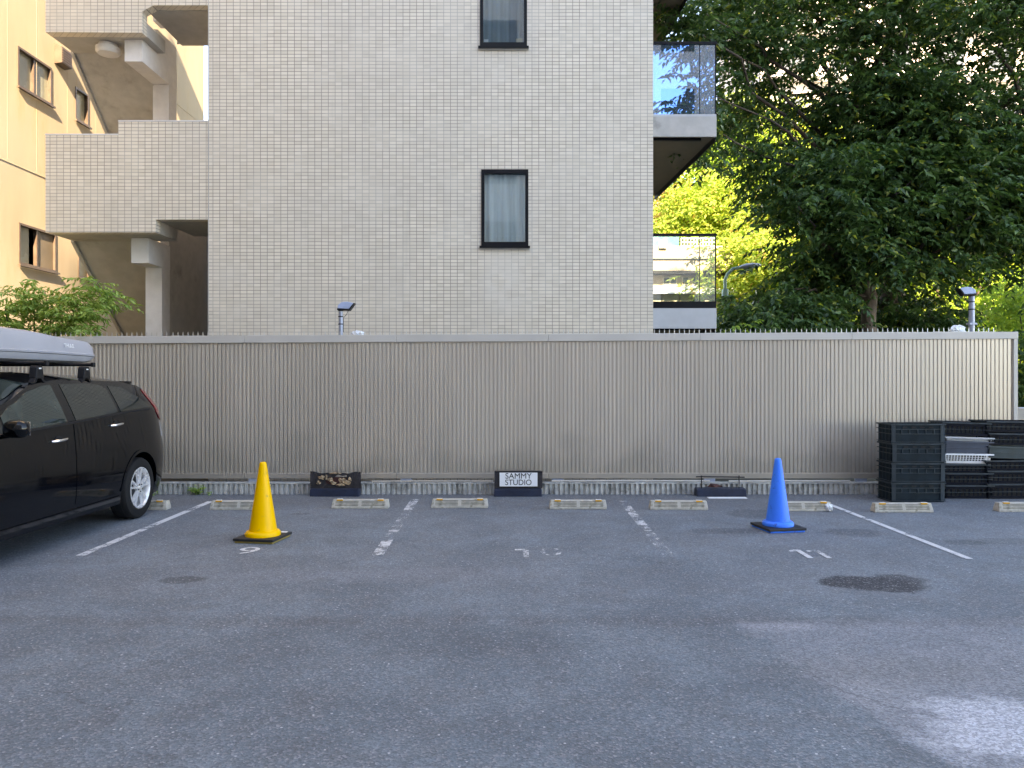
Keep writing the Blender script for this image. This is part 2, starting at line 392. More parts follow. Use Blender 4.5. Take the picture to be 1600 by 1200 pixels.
def gline(name, a, b, wpx_m, m, zz=.005):
    (ax, ay), (bx, by) = a, b
    d = Vector((bx-ax, by-ay, 0)).normalized(); n = Vector((-d.y, d.x, 0))*wpx_m/2
    q = MB(); A = Vector((ax, ay, zz)); B = Vector((bx, by, zz)); q.quad(A-n, B-n, B+n, A+n)
    return struct(q.build(name, m))
def G(px, py): y = CZ*F/(py-CY); return (X(px, y), y)
gline('parking_line', G(329, 784), G(125, 869), .08, M_line)
gline('parking_line', G(649, 780), G(590, 868), .10, M_linew)
gline('parking_line', G(972, 783), G(1044, 868), .10, M_linew)
gline('parking_line', G(1292, 787), G(1515, 874), .065, M_line)
def one(mb, x, y0, y1, wd, fx, fy):
    mb.quad((x-wd, y0, 0), (x+wd, y0, 0), (x+wd, y1, 0), (x-wd, y1, 0)); mb.quad((x-wd-.001, y1, 0), (x-wd-fx, y1-fy, 0), (x-wd-fx, y1-fy-wd*2.2, 0), (x-wd-.001, y1-wd*2.6, 0))
def number(m, mb=None, txt=None):
    q = MB() if mb is None else mb
    for s_, px, py, h, sx in txt or ():
        me = text_mesh(s_, h, 0, 1, sx); gx, gy = G(px, py); i = len(q.v)
        q.v += [(v.co.x+gx, v.co.y+gy, 0) for v in me.vertices]; q.f += [tuple(i+k for k in p.vertices) for p in me.polygons]
    q.v = [(v[0], v[1], .005) for v in q.v]; struct(q.build('bay_number', m))
number(M_num, None, [('9', 387, 861.5, .36, 1.15)])
q = MB(); one(q, .105, 6.46, 6.77, .022, .075, .01); number(M_numw, q, [('0', 861, 863.5, .42, 1.0)])
q = MB(); one(q, 2.478, 6.42, 6.74, .024, .06, .035); one(q, 2.635, 6.42, 6.72, .022, .07, .02); number(M_num, q)

# ------------------------------------------------------------------ tiled building
YF = 11.3
XL, XR = X(325, YF), X(1020.5, YF)
B = thing('tiled_apartment_building', 'tall apartment building clad in small pale grey tiles with open stair tower and balconies', 'building', (XL, YF, 0))
W1 = (X(752, YF), X(825.5, YF), Z(384.5, YF), Z(265, YF))
W2 = (X(750, YF), X(823.5, YF), Z(73, YF), Z(73, YF)+1.12)
mb = MB()
HT = 16.0
def front(mb, x0, x1, z0, z1, holes, y, dep):
    xs = sorted({x0, x1, *[h[0] for h in holes], *[h[1] for h in holes]}); zs = sorted({z0, z1, *[h[2] for h in holes], *[h[3] for h in holes]})
    for i in range(len(xs)-1):
        for j in range(len(zs)-1):
            cx, cz = (xs[i]+xs[i+1])/2, (zs[j]+zs[j+1])/2
            if any(h[0] < cx < h[1] and h[2] < cz < h[3] for h in holes): continue
            mb.quad((xs[i], y, zs[j]), (xs[i+1], y, zs[j]), (xs[i+1], y, zs[j+1]), (xs[i], y, zs[j+1]))
    for a, b, c, d in holes:
        mb.quad((a, y, c), (a, y+dep, c), (a, y+dep, d), (a, y, d)); mb.quad((b, y, c), (b, y, d), (b, y+dep, d), (b, y+dep, c))
        mb.quad((a, y, d), (a, y+dep, d), (b, y+dep, d), (b, y, d)); mb.quad((a, y, c), (b, y, c), (b, y+dep, c), (a, y+dep, c))
front(mb, XL, XR, 0, HT, [W1, W2], YF, .10)
mb.quad((XL, YF, 0), (XL, 19, 0), (XL, 19, HT), (XL, YF, HT)); mb.quad((XR, YF, 0), (XR, 19, 0), (XR, 19, HT), (XR, YF, HT))
mb.quad((XL, 19, 0), (XR, 19, 0), (XR, 19, HT), (XL, 19, HT)); mb.quad((XL, YF, HT), (XR, YF, HT), (XR, 19, HT), (XL, 19, HT))
wall = MB(); wall.v, wall.f = mb.v, mb.f
wo = wall.build('tiled_wall', M_tile, B)
j = MB(); j.box(XL+.002, XL+.012, YF-.003, YF, 0, HT); j.build('expansion_joint', M_plaster, B)
for k, (a, b, c, d) in enumerate((W1, W2)):
    fr = MB(); t = .045; y0, y1 = YF-.015, YF+.09
    fr.box(a, a+t, y0, y1, c, d); fr.box(b-t, b, y0, y1, c, d); fr.box(a+t, b-t, y0, y1, d-.055, d); fr.box(a+t, b-t, y0, y1, c, c+.06)
    wf = fr.build('window', M_black, B)
    MB().box(a-.025, b+.025, YF-.05, YF-.0155, c-.035, c-.004).build('sill', M_black, wf)
    MB().box(a+t+.001, b-t-.001, YF+.045, YF+.051, c+.061, d-.056).build('pane', M_winglass, wf)
    MB().box(a-.02, b+.02, YF-.022, YF-.0155, c-.055, c-.035).build('sill_flashing', M_plaster, wf)
    # gathered curtain behind the pane
    cu = MB(); n = 60; xs = np.linspace(a+t, b-t, n)
    for side, (f0, f1, m) in enumerate(((0, .64, M_curtain if k == 0 else M_curtain2), (.64, 1., M_curtain if k == 0 else M_curtain3))):
        c2 = MB(); lo, hi = a+t+(b-a-2*t)*f0, a+t+(b-a-2*t)*f1
        xx = np.linspace(lo, hi, 36)
        yy = YF+.085+side*.012+.012*np.sin(xx*57+k)+.008*np.sin(xx*23+k*2)
        for i in range(35): c2.quad((xx[i], yy[i], c+.06), (xx[i+1], yy[i+1], c+.06), (xx[i+1], yy[i+1], d-.05), (xx[i], yy[i], d-.05))
        c2.build('curtain', m, wf, smooth=True, ang=80)
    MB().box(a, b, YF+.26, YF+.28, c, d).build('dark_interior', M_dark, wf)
    if k == 1:
        MB().box(a+.055, a+.12, YF+.07, YF+.11, c+.062, c+.14).build('white_box', M_white, wf)
        MB().box(b-.16, b-.065, YF+.07, YF+.11, c+.062, c+.15).build('beige_box', M_cream, wf)
# stair tower: guard walls
SL = X(71, YF)
def guard(poly):
    m_ = MB(); m_.prism(poly, YF+.001, YF+.16, 'y'); return m_
xs_, x2 = X(185, YF), X(243, YF)
guard([(SL, Z(211, YF)), (xs_, Z(211, YF)), (xs_, Z(190, YF)), (XL-.003, Z(190, YF)), (XL-.003, Z(343, YF)), (x2, Z(343, YF)), (x2, Z(363, YF)), (SL, Z(363, YF))]).build('stair_guard_wall', M_tile, B)
x3, x4 = X(222, YF), X(240, YF)
guard([(SL, Z(50, YF)), (x3, Z(51, YF)), (x3, Z(18, YF)), (x4, Z(8, YF)), (XL-.003, Z(8, YF)), (XL-.003, 8.21), (xs_, 8.21), (xs_, 8.01), (SL, 8.01)]).build('stair_guard_wall', M_tile, B)
for z in (Z(211, YF),):                                # metal copings
    MB().box(SL-.005, xs_-.002, YF-.006, YF+.165, z+.001, z+.018).build('coping', M_pale, B)
MB().box(xs_, XL-.004, YF-.006, YF+.165, Z(190, YF)+.001, Z(190, YF)+.018).build('coping', M_pale, B)
# landings, flights, beam, column for the two storeys in view (zl: landing underside)
SX = -5.58
lev = [(Z(363, YF), Z(343, YF), 11.75, 12.2, 3.27), (Z(50, YF), 6.98, 11.55, 12.45, Z(96, 11.55))]
lev += [(lev[1][0]+2.93*i, 6.98+2.93*i, 11.55, 12.45, lev[1][4]+2.93*i) for i in (1, 2)]
for k, (zl, zr, ybeam, ycol, zb) in enumerate(lev):
    la = MB(); la.box(SL+.001, x2 if k == 0 else x3, YF+.16, 12.05, zl+.002, zl+.2)
    la.box((x2 if k == 0 else x3)+.001, XL-.004, YF+.16, 12.66, zr+.002, zr+.2)
    la.build('landing', M_plaster, B)
    fl = MB(); x0, x1 = SL+.001, SX-.25; y0, y1, s = 12.05, (14.4 if k < 2 else 13.5), .93
    z0 = zl+.02; z1 = z0-(y1-y0)*s
    fl.prism([(y0, z0), (y1, z1), (y1, z1+.32), (y0+.05, z0+.2), (y0, z0+.2)], x0, x1, 'x'); fl.build('stair_flight', M_plaster, B)
    st = MB(); st.prism([(y0-.02, z0-.03), (y1, z1-.03), (y1, z1+.3), (y0-.02, z0+.16)], x0-.05, x0-.002, 'x'); st.build('stringer', M_plaster, B)
    if k < 2: MB().box(SL-.04, (XL-.004) if k == 0 else SX-.2, 14.4, 15.6, z1+.02, z1+.2).build('landing', M_plaster, B)
    MB().box(SX-.265, SX, ybeam, ycol+.285, zb, zl-.002).build('beam', M_pale, B)
    MB().box(SX-.262, SX-.003, ycol, ycol+.28, zb-(3.3 if k == 0 else 1.9), zb-.002).build('column', M_pale, B)
    if k: MB().box(SX-.24, SX-.006, 12.06, ycol+.284, zl+.001, zr).build('spine_wall', M_pale, B)
    if k == 0:
        MB().box(SX-.16, SX-.02, ycol+.29, 14.38, .0, zl+.5).build('spine_wall', M_plaster, B)
        MB().box(SX+.001, XL-.004, 14.0, 14.12, 0, zr+1.1).build('back_wall', M_plaster, B)
    if k > 1: guard([(SL, zl+1.43), (XL-.003, zl+1.5), (XL-.003, zl), (SL, zl)]).build('stair_guard_wall', M_tile, B)
    # flight on the right rising away from the landing
    fr_ = MB(); fr_.prism([(12.67, zr+.03), (14.38, zr+1.5), (14.38, zr+1.72), (12.67, zr+.2)], SX+.03, XL-.005, 'x')
    if k != 0: fr_.build('stair_flight', M_plaster, B)
MB().box(SL-.04, XL-.004, YF, 15.6, HT-.2, HT).build('tower_roof', M_plaster, B)
lf = MB(); lf.prism([(12.5, .0), (13.98, 1.45), (13.98, 1.7), (12.3, .0)], SX+.03, XL-.005, 'x'); lf.build('stair_flight', M_plaster, B)
lm = MB(); lm.lathe([(.13, 0), (.13, -.05), (.175, -.055), (.175, -.12), (.15, -.15), (.02, -.155)], (X(169, 11.72), 11.72, Z(50, YF)), 28)
lm.build('ceiling_lamp', M_pale, B, smooth=True)
# balconies on the right-hand side
XB = X(1119, 11.45)
for k in range(3):
    z = 2.25+2.85*k
    bs = MB(); bs.prism([(XR+.004, 11.47), (XB-.01, 11.47), (XB-.22, 15.2), (XR+.004, 15.2)], z+.02, z+.2, 'z'); ba = bs.build('balcony', M_soffit, B)
    MB().box(XR+.003, XB, 11.43, 11.465, z, z+.30).build('fascia', M_fascia if k == 0 else M_plaster, ba)
    q = MB(); q.prism([(XB-.012, 11.47), (XB, 11.47), (XB-.21, 15.2), (XB-.235, 15.2)], z-.06, z+.30, 'z'); q.build('side_fascia', M_black, ba)
    MB().box(XR+.003, XB-.002, 11.435, 11.465, z+.302, z+(.40 if k == 0 else .335)).build('lower_rail', M_black if k == 0 else M_fascia, ba)
    MB().box(XR+.003, XB+.005, 11.42, 11.47, z+1.375, z+1.41).build('top_rail', M_black, ba)
    xm = X(1093, 11.45)
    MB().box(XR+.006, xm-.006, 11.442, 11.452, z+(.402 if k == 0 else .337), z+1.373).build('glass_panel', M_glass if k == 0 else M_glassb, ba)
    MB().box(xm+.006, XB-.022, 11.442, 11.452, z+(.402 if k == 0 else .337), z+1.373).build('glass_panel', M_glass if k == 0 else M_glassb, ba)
    MB().box(xm-.005, xm+.005, 11.44, 11.455, z+(.402 if k == 0 else .337), z+1.373).box(XB-.02, XB-.003, 11.438, 11.458, z+(.402 if k == 0 else .337), z+1.373).build('mullion', M_black, ba)
    MB().box(XR+.004, XB-.2, 11.55, 11.6, z-.02, z+.018).build('drain_pipe', M_black, ba)

# ------------------------------------------------------------------ yellow building
YX = -8.1
Yb = thing('cream_yellow_building', 'cream yellow rendered building with bronze sash windows beyond the stair tower', 'building', (YX-2, 15, 0))
def sidewall(mb, x, y0, y1, z0, z1, holes, dep):
    ys = sorted({y0, y1, *[h[0] for h in holes], *[h[1] for h in holes]}); zs = sorted({z0, z1, *[h[2] for h in holes], *[h[3] for h in holes]})
    for i in range(len(ys)-1):
        for j in range(len(zs)-1):
            cy, cz = (ys[i]+ys[i+1])/2, (zs[j]+zs[j+1])/2
            if any(h[0] < cy < h[1] and h[2] < cz < h[3] for h in holes): continue
            mb.quad((x, ys[i], zs[j]), (x, ys[i+1], zs[j]), (x, ys[i+1], zs[j+1]), (x, ys[i], zs[j+1]))
    for a, b, c, d in holes:
        for q in (((a, c), (a, d)), ((b, c), (b, d)), ((a, c), (b, c)), ((a, d), (b, d))):
            (p0, q0), (p1, q1) = q; mb.quad((x, p0, q0), (x-dep, p0, q0), (x-dep, p1, q1), (x, p1, q1))
yw = [(12.55, 13.47, 6.28, 6.94, 'n'), (14.2, 14.64, 6.29, 6.9, 's'), (12.58, 13.6, 3.38, 4.06, 'o'), (14.3, 15.1, 3.39, 4.05, 'n')]
mb = MB(); sidewall(mb, YX, 9.0, 20.1, 0, 11.5, [h[:4] for h in yw], .09)
mb.quad((YX, 9, 0), (YX, 9, 11.5), (YX-6, 9, 11.5), (YX-6, 9, 0)); mb.quad((YX, 20.1, 0), (YX, 20.1, 11.5), (YX-6, 20.1, 11.5), (YX-6, 20.1, 0))
mb.quad((YX, 9, 11.5), (YX, 20.1, 11.5), (YX-6, 20.1, 11.5), (YX-6, 9, 11.5)); mb.quad((YX-6, 9, 0), (YX-6, 20.1, 0), (YX-6, 20.1, 11.5), (YX-6, 9, 11.5))
mb.build('rendered_wall', M_yellow, Yb)
# panel joints in the render: thin raised trims
for z in (4.97, 8.1): MB().box(YX, YX+.008, 9.0, 20.1, z, z+.010).build('joint_trim', M_yellow, Yb)
for y in (11.9, 12.3, 13.05, 13.95, 14.9): MB().box(YX, YX+.002, y, y+.005, 4.995, 8.09).build('joint_trim', M_yellow, Yb)
for a, b, c, d, kind in yw:
    t = .035; fr = MB(); x0, x1 = YX-.085, YX+.012
    fr.box(x0, x1, a, a+t, c, d); fr.box(x0, x1, b-t, b, c, d); fr.box(x0, x1, a+t, b-t, c, c+t); fr.box(x0, x1, a+t, b-t, d-t, d)
    mid = (a+b)/2
    if kind != 's': fr.box(x0+.02, x1-.02, mid-.02, mid+.02, c+t, d-t)
    wf = fr.build('window', M_brownframe, Yb)
    MB().box(YX+.013, YX+.05, a-.03, b+.05, c-.03, c).build('sill', M_brownframe, wf)
    if kind == 's': MB().box(YX-.06, YX-.055, a+t, b-t, c+t, d-t).build('pane', M_frost, wf)
    elif kind == 'n':
        MB().box(YX-.06, YX-.055, a+t, mid-.02, c+t, d-t).build('pane', M_frost, wf); MB().box(YX-.05, YX-.045, mid+.02, b-t, c+t, d-t).build('pane', M_frost, wf)
    else:
        MB().box(YX-.06, YX-.055, a+t, mid-.16, c+t, d-t).build('pane', M_frost, wf); MB().box(YX-.03, YX-.025, mid+.02, b-t, c+t, d-t).build('insect_screen', M_screen, wf)
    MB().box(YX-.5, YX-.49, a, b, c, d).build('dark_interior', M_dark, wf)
vh = MB(); vh.prism([(YX+.001, 7.42), (YX+.14, 7.36), (YX+.14, 7.08), (YX+.001, 7.06)], 13.55, 13.86, 'y'); v_ = vh.build('vent_hood', M_brownframe, Yb)
for i in range(6):
    MB().box(YX+.141, YX+.15, 13.57, 13.84, 7.10+i*.042, 7.10+i*.042+.02).build('louvre', M_brownframe, v_)

# ------------------------------------------------------------------ buildings far behind
Bb = thing('beige_terraced_house', 'sunlit beige house with row of small windows seen through balcony glass', 'building', (6, 27, 0))
yb = 27.0
MB().box(3.2, 7.4, yb, yb+3, 0, Z(392, yb)).build('wall', M_beige, Bb)
MB().box(3.0, 7.55, yb-.5, yb-.003, Z(426, yb), Z(388, yb)).build('terrace_parapet', M_beige, Bb)
MB().box(3.0, 7.6, yb-.6, yb-.501, Z(408, yb), Z(405, yb)).build('ledge', M_cream, Bb)
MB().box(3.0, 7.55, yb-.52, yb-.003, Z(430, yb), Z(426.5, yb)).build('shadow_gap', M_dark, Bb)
for px in (1041, 1052, 1071, 1086, 1106):
    wf = MB().box(X(px, yb)-.12, X(px, yb)+.12, yb-.04, yb-.003, Z(445, yb), Z(433, yb)).build('window', M_cream, Bb)
    MB().box(X(px, yb)-.09, X(px, yb)+.09, yb-.045, yb-.0405, Z(444, yb), Z(434, yb)).build('pane', M_winfar, wf)
MB().prism([(yb-.9, Z(457, yb-.9)), (yb-.01, Z(446, yb)), (yb-.01, Z(448, yb)), (yb-.9, Z(459, yb-.9))], 3.3, 7.6, 'x').build('canopy', M_white, Bb)
MB().box(3.0, 7.5, yb-.8, yb-.7, Z(462, yb), Z(457.5, yb-.8)).build('beam', M_fascia, Bb)
for i in range(6): MB().box(3.9+i*.6, 4.46+i*.6, yb-.6, yb-.5, Z(485, yb), Z(462, yb)-.02).build('panel', M_cream, Bb)
MB().box(4.9, 5.9, yb+.5, yb+.6, Z(392, yb)+.002, Z(366, yb)).build('glazed_screen', M_bluegl, Bb)
lt = MB()
for i in range(12): lt.box(5.95+i*.11, 5.98+i*.11, yb+.4, yb+.43, Z(392, yb)+.002, Z(368, yb))
for i in range(4): lt.box(5.95, 7.2, yb+.39, yb+.399, Z(388-i*6, yb), Z(388-i*6, yb)+.035)
lt.build('lattice', M_white, Bb)
MB().box(5.0, 5.25, yb-.62, yb-.45, Z(392, yb), Z(380, yb)).build('roof_post', M_white, Bb)

Wb = thing('white_apartment_block', 'sunlit white apartment block far off, glimpsed between tree crowns', 'building', (16, 50, 0))
MB().box(16, 48, 50, 60, 0, 30).build('wall', M_wbuild, Wb)
for i in range(9):
    for k in range(8):
        x = 17.2+i*3.4; z = 3+k*3.1
        wf = MB().box(x, x+1.8, 49.93, 49.99, z, z+1.5).build('window', M_winfar, Wb)
    
for k in range(8): MB().box(16.1, 48, 49.0, 49.98, 2.2+k*3.1, 2.35+k*3.1).build('balcony_slab', M_white, Wb)
Gb = thing('pale_blue_banded_building', 'pale building with blue bands behind the upper balcony', 'building', (8, 60, 0))
MB().box(5, 16.5, 60, 70, 0, 22).build('wall', M_wbuild, Gb)
for k in range(6): MB().box(5.1, 16.4, 59.9, 59.98, 3+k*3.2, 4.4+k*3.2).build('blue_band', M_bluegl, Gb)

# unseen blocks added behind the camera to shade the lot (their shadow edge lies just above the picture)
k_el = math.tan(R(SUN_EL))/math.hypot(SUN_AX, 1)**-1  # rise per metre of depth
slope = math.tan(R(SUN_EL))*math.hypot(SUN_AX, 1)
D = 14.0
def shx(x, y): return x+SUN_AX*(y+D)
def shz(z, y): return z+slope*(y+D)
segs = [(-30, shx(-7.05, 11.5), shz(1.2, 12.3)), (shx(-7.05, 11.5), shx(-1.5, YF), shz(7.22, YF)), (shx(-1.5, YF), 22, shz(9.3, 15.5))]
names = [('low_shade_block', 'low grey unseen block added behind the camera for shade'), ('mid_shade_block', 'grey unseen block added behind the camera for shade, centre of three'), ('tall_shade_block', 'tallest grey unseen block added behind the camera for shade')]
for (xa, xb, h), (nm, lb) in zip(segs, names):
    T = thing(nm, lb, 'building', ((xa+xb)/2, -D, 0))
    MB().box(xa+.0, xb-.0, -D-3, -D, 0, h).build('wall', M_pale, T)
    n = int((xb-xa)//3)
    for i in range(n):
        for kz in range(int(h//3.2)-1):
            x = xa+1+i*3; MB().box(x, x+1.6, -D+.003, -D+.03, 1.2+kz*3.2, 2.6+kz*3.2).build('window', M_winfar, T)

T = thing('side_shade_block', 'dull brown unseen block added left of the lot to cut skylight', 'building', (-12, 0, 0))  # unseen block, added to hold back skylight on the left
MB().box(-16, -9.2, -12, 8.7, 0, 21).build('wall', M_soffit, T)
for i in range(5):
    for kz in range(4): MB().box(-9.199, -9.17, -10+i*3.4, -8.4+i*3.4, 1.2+kz*3.2, 2.6+kz*3.2).build('window', M_winfar, T)
# ------------------------------------------------------------------ fence and kerb
FY = 10.1
fx0, fx1 = -9.5, X(1589, FY)
def ftop(x): return 2.083+x*.0052
Fe = thing('metal_fence', 'long beige ribbed metal fence topped with anti-climb spikes', 'fence', (0, FY, 0))
mb = MB(); per = .0540; x = fx0; pts = []
while x < fx1-.05:
    pts += [(x, 0), (x+.019, 0), (x+.021, .0035), (x+.043, .0035), (x+.044, .011), (x+.0525, .011)]; x += per
pts.append((x, 0))
i0 = len(mb.v)
for a, d in pts:
    zt = ftop(a)-.09; mb.v += [(a, FY+d, .262), (a, FY+d, zt)]
for k in range(len(pts)-1): mb.f.append((2*k, 2*k+2, 2*k+3, 2*k+1))
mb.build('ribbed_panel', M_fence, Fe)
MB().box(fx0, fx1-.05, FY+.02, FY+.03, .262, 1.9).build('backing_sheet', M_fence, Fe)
def rail(name, dz0, dz1, y0, y1, a, b, m, flat=None):
    q = MB(); za0, za1, zb0, zb1 = (ftop(a)+dz0, ftop(a)+dz1, ftop(b)+dz0, ftop(b)+dz1) if flat is None else (*flat, *flat)
    v = [(a, y0, za0), (b, y0, zb0), (b, y1, zb0), (a, y1, za0), (a, y0, za1), (b, y0, zb1), (b, y1, zb1), (a, y1, za1)]
    q.v = v; q.f = [(0, 3, 2, 1), (4, 5, 6, 7), (0, 1, 5, 4), (1, 2, 6, 5), (2, 3, 7, 6), (3, 0, 4, 7)]
    return q.build(name, m, Fe, bevel=.004)
xr = fx0
while xr < fx1-.01:
    xe = min(xr+1.99, fx1+.006)
    if fx1-xe < .3: xe = fx1+.006
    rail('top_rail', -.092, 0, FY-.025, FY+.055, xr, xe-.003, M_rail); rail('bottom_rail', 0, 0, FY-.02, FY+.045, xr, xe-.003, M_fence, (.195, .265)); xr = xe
MB().box(fx1-.052, fx1, FY-.018, FY+.05, .266, ftop(fx1)-.093).build('end_post', M_rail, Fe)
for i in range(9):
    x = fx0+.1+i*1.99
    MB().box(x, x+.07, FY+.06, FY+.13, 0, 1.9).build('post', M_rail, Fe)
    if i: MB().box(x-.05, x+.1, FY-.01, FY+.03, .145, .194).build('post_shoe', M_galv, Fe)
# spike strips, one metre each
x = fx0
while x < X(1556, FY):
    xe = min(x+1.0, X(1556, FY)); s_ = MB()
    a = x+.02
    s_.box(x, xe-.004, FY+.0, FY+.03, ftop((x+xe)/2)+.0005, ftop((x+xe)/2)+.006)
    while a < xe-.01:
        zt = ftop(a)+.004; h = .062; r = .0045
        s_.v += [(a-r, FY+.012-r, zt), (a+r, FY+.012-r, zt), (a+r, FY+.012+r, zt), (a-r, FY+.012+r, zt), (a-r*1.35, FY+.012, zt+h*.55), (a+r*1.35, FY+.012, zt+h*.55), (a, FY+.012, zt+h)]
        b_ = len(s_.v)-7
        s_.f += [(b_, b_+1, b_+5, b_+4), (b_+2, b_+3, b_+4, b_+5), (b_+4, b_+5, b_+6), (b_+1, b_+2, b_+5), (b_+3, b_, b_+4)]
        a += .0655
    s_.build('spike_strip', M_spike, Fe); x = xe
Kb = thing('ribbed_kerb_wall', 'low ribbed concrete kerb running under the beige fence', 'kerb', (0, 10, 0))
mb = MB(); x = -9.5; ky = 9.99; px_ = []
while x < 6.6: px_ += [(x, 0), (x+.032, 0), (x+.036, .022), (x+.062, .022)]; x += .066
n = len(px_); 
for a, d in px_: mb.v += [(a, ky+d, 0), (a, ky+d, .135)]
for k in range(n-1): mb.f.append((2*k, 2*k+2, 2*k+3, 2*k+1))
mb.build('ribbed_face', M_kerb, Kb)
MB().box(-9.5, 6.6, ky-.003, ky+.13, .1355, .152).build('cap', M_kerb, Kb)
MB().box(-9.5, 6.6, ky+.03, ky+.12, 0, .135).build('core', M_kerb, Kb)
# loose pipes and slats in the gap under the fence
for i, (a, b, z, m) in enumerate(((X(862, 9.98), X(1110, 9.98), .17, M_rail), (X(1140, 9.98), X(1330, 9.98), .168, M_rail), (X(580, 9.98), X(770, 9.98), .165, M_fence))):
    o = MB().tube([(a, ky+.03, z), ((a+b)/2, ky+.035, z+.004), (b, ky+.03, z+.002)], .011).build('loose_pipe', m)
    tag(o, ['pale plastic pipe lying on the kerb right of the white sign', 'grey pipe on the kerb behind the blue cone', 'grey pipe on the kerb left of the white sign'][i], 'pipe', 'pipes lying on the kerb')

# ------------------------------------------------------------------ wheel stops
def make_stop():
    t = thing('wheel_stop', '', 'wheel stop', (0, 0, 0), 'concrete wheel stops')
    L, dp, h = .33, .12, .10
    mb = MB()
    v = [(-L, 0, 0), (L, 0, 0), (L, dp, 0), (-L, dp, 0), (-L, 0, .026), (L, 0, .026), (L, dp, .026), (-L, dp, .026), (-L+.012, .028, h), (L-.012, .028, h), (L-.012, dp-.02, h), (-L+.012, dp-.02, h)]
    mb.v = v; mb.f = [(0, 1, 5, 4), (1, 2, 6, 5), (2, 3, 7, 6), (3, 0, 4, 7), (4, 5, 9, 8), (5, 6, 10, 9), (6, 7, 11, 10), (7, 4, 8, 11), (8, 9, 10, 11), (0, 3, 2, 1)]
    mb.build('block', M_stop, t, world=False, bevel=.006)
    # recessed slots in the sloping front
    def onf(x, zz, off): 
        k = (zz-.026)/(h-.026); return (x, .028*k-off, zz)
    sl_ = MB()
    for x0, x1 in ((-L+.045, -.018), (.018, L-.045)):
        for i in range(4):
            z0 = .034+i*.0155; z1 = z0+.0072
            sl_.quad(onf(x0, z0, .0018), onf(x1, z0, .0018), onf(x1, z1, .0018), onf(x0, z1, .0018))
    sl_.build('slots', M_stopdark, t, world=False)
    for sx in (-1, 1):
        MB().box(sx*.235-.036, sx*.235+.036, .018, .045, .088, .106).build('reflector', M_refl, t, world=False, bevel=.003)
        MB().box(sx*.235-.032, sx*.235+.032, .022, .05, .1065, .110).build('reflector_glint', M_white, t, world=False)  # white strip painted in as the reflector's highlight
    return t
st0 = make_stop()
stops = [(-4.30, 797, 0, 'weathered wheel stop half hidden behind the black car rear wheel'), (-3.15, 797, .0, 'weathered wheel stop partly hidden behind the yellow cone'),
         (-1.78, 795, .0, 'wheel stop in front of the burnt black stand'), (-.63, 794, .0, 'wheel stop left of the white sign, just right of the second line'),
         (.74, 796, .0, 'wheel stop right of the white sign, before the third line'), (1.89, 797, -.015, 'cleaner cream wheel stop in front of the collapsed stand'),
         (3.28, 799, -.01, 'wheel stop partly hidden behind the blue cone'), (4.38, 801, .01, 'cream wheel stop in front of the tall crate stack'), (5.80, 800, .0, 'wheel stop cut by the right picture edge, before the crates')]
for i, (x, py, rz, lb) in enumerate(stops):
    y = CZ*F/(py-CY); loc = (x, y, .0)
    if i == 0: st0.location = loc; st0['label'] = lb
    else: dup(st0, loc, lb, rz)
# crumpled bag at the wheel stop end
def bag(name, loc, r, label, squash=(1, 1, .8), seed=1):
    import bmesh
    bm = bmesh.new(); bmesh.ops.create_icosphere(bm, subdivisions=3, radius=r); rr = random.Random(seed)
    for v in bm.verts:
        k = 1+.35*(rr.random()-.5); v.co = Vector((v.co.x*k*squash[0], v.co.y*k*squash[1], v.co.z*k*squash[2]))
    me = bpy.data.meshes.new(name); bm.to_mesh(me); bm.free(); me.materials.append(M_plastic)
    o = bpy.data.objects.new(name, me); COL.objects.link(o); o.location = loc
    return tag(o, label, 'plastic bag')
bag('plastic_bag', (X(1293, 8.75), 8.72, .045), .055, 'crumpled clear plastic bag at the end of the fourth parking line', (.8, .8, .8))

# ------------------------------------------------------------------ cones
def cone(px, pyb, ytip, mcol, label, rz, htot, rb, tagc):
    y = CZ*F/(pyb-CY); x = X(px, y)
    t = thing('traffic_cone', label, 'traffic cone', (x, y, 0), 'traffic cones in the bays', rz)
    b = .185
    MB().box(-b, b, -b, b, .0, .018).build('cone_base', mcol if tagc == 'b' else M_gap, t, world=False, bevel=.006)
    mb = MB(); mb.box(-b-.012, b+.012, -b-.012, b+.012, .0185, .043)
    mb.build('rubber_weight', M_rubber, t, world=False, bevel=.006)
    H = htot
    pr = [(rb+.035, .0435), (rb+.037, .066), (rb+.022, .085), (rb, .090), (rb*.985, .11), (.034, H-.03), (.031, H-.012), (.024, H-.002), (.012, H)]
    mb = MB(); mb.lathe(pr, seg=48); mb.build('cone_body', mcol, t, smooth=True, world=False, ang=50)
    MB().box(b-.09, b-.02, b-.05, b-.01, .0435, .046).build('sticker', M_white, t, world=False)
    return t
cone(411, 843, 720, M_ye, 'yellow plastic traffic cone on black weight plate in bay nine', R(-9), .725, .125, 'y')
cone(1215.5, 827, 714, M_bl, 'bright blue plastic traffic cone on black weight plate in bay eleven', R(10), .71, .115, 'b')

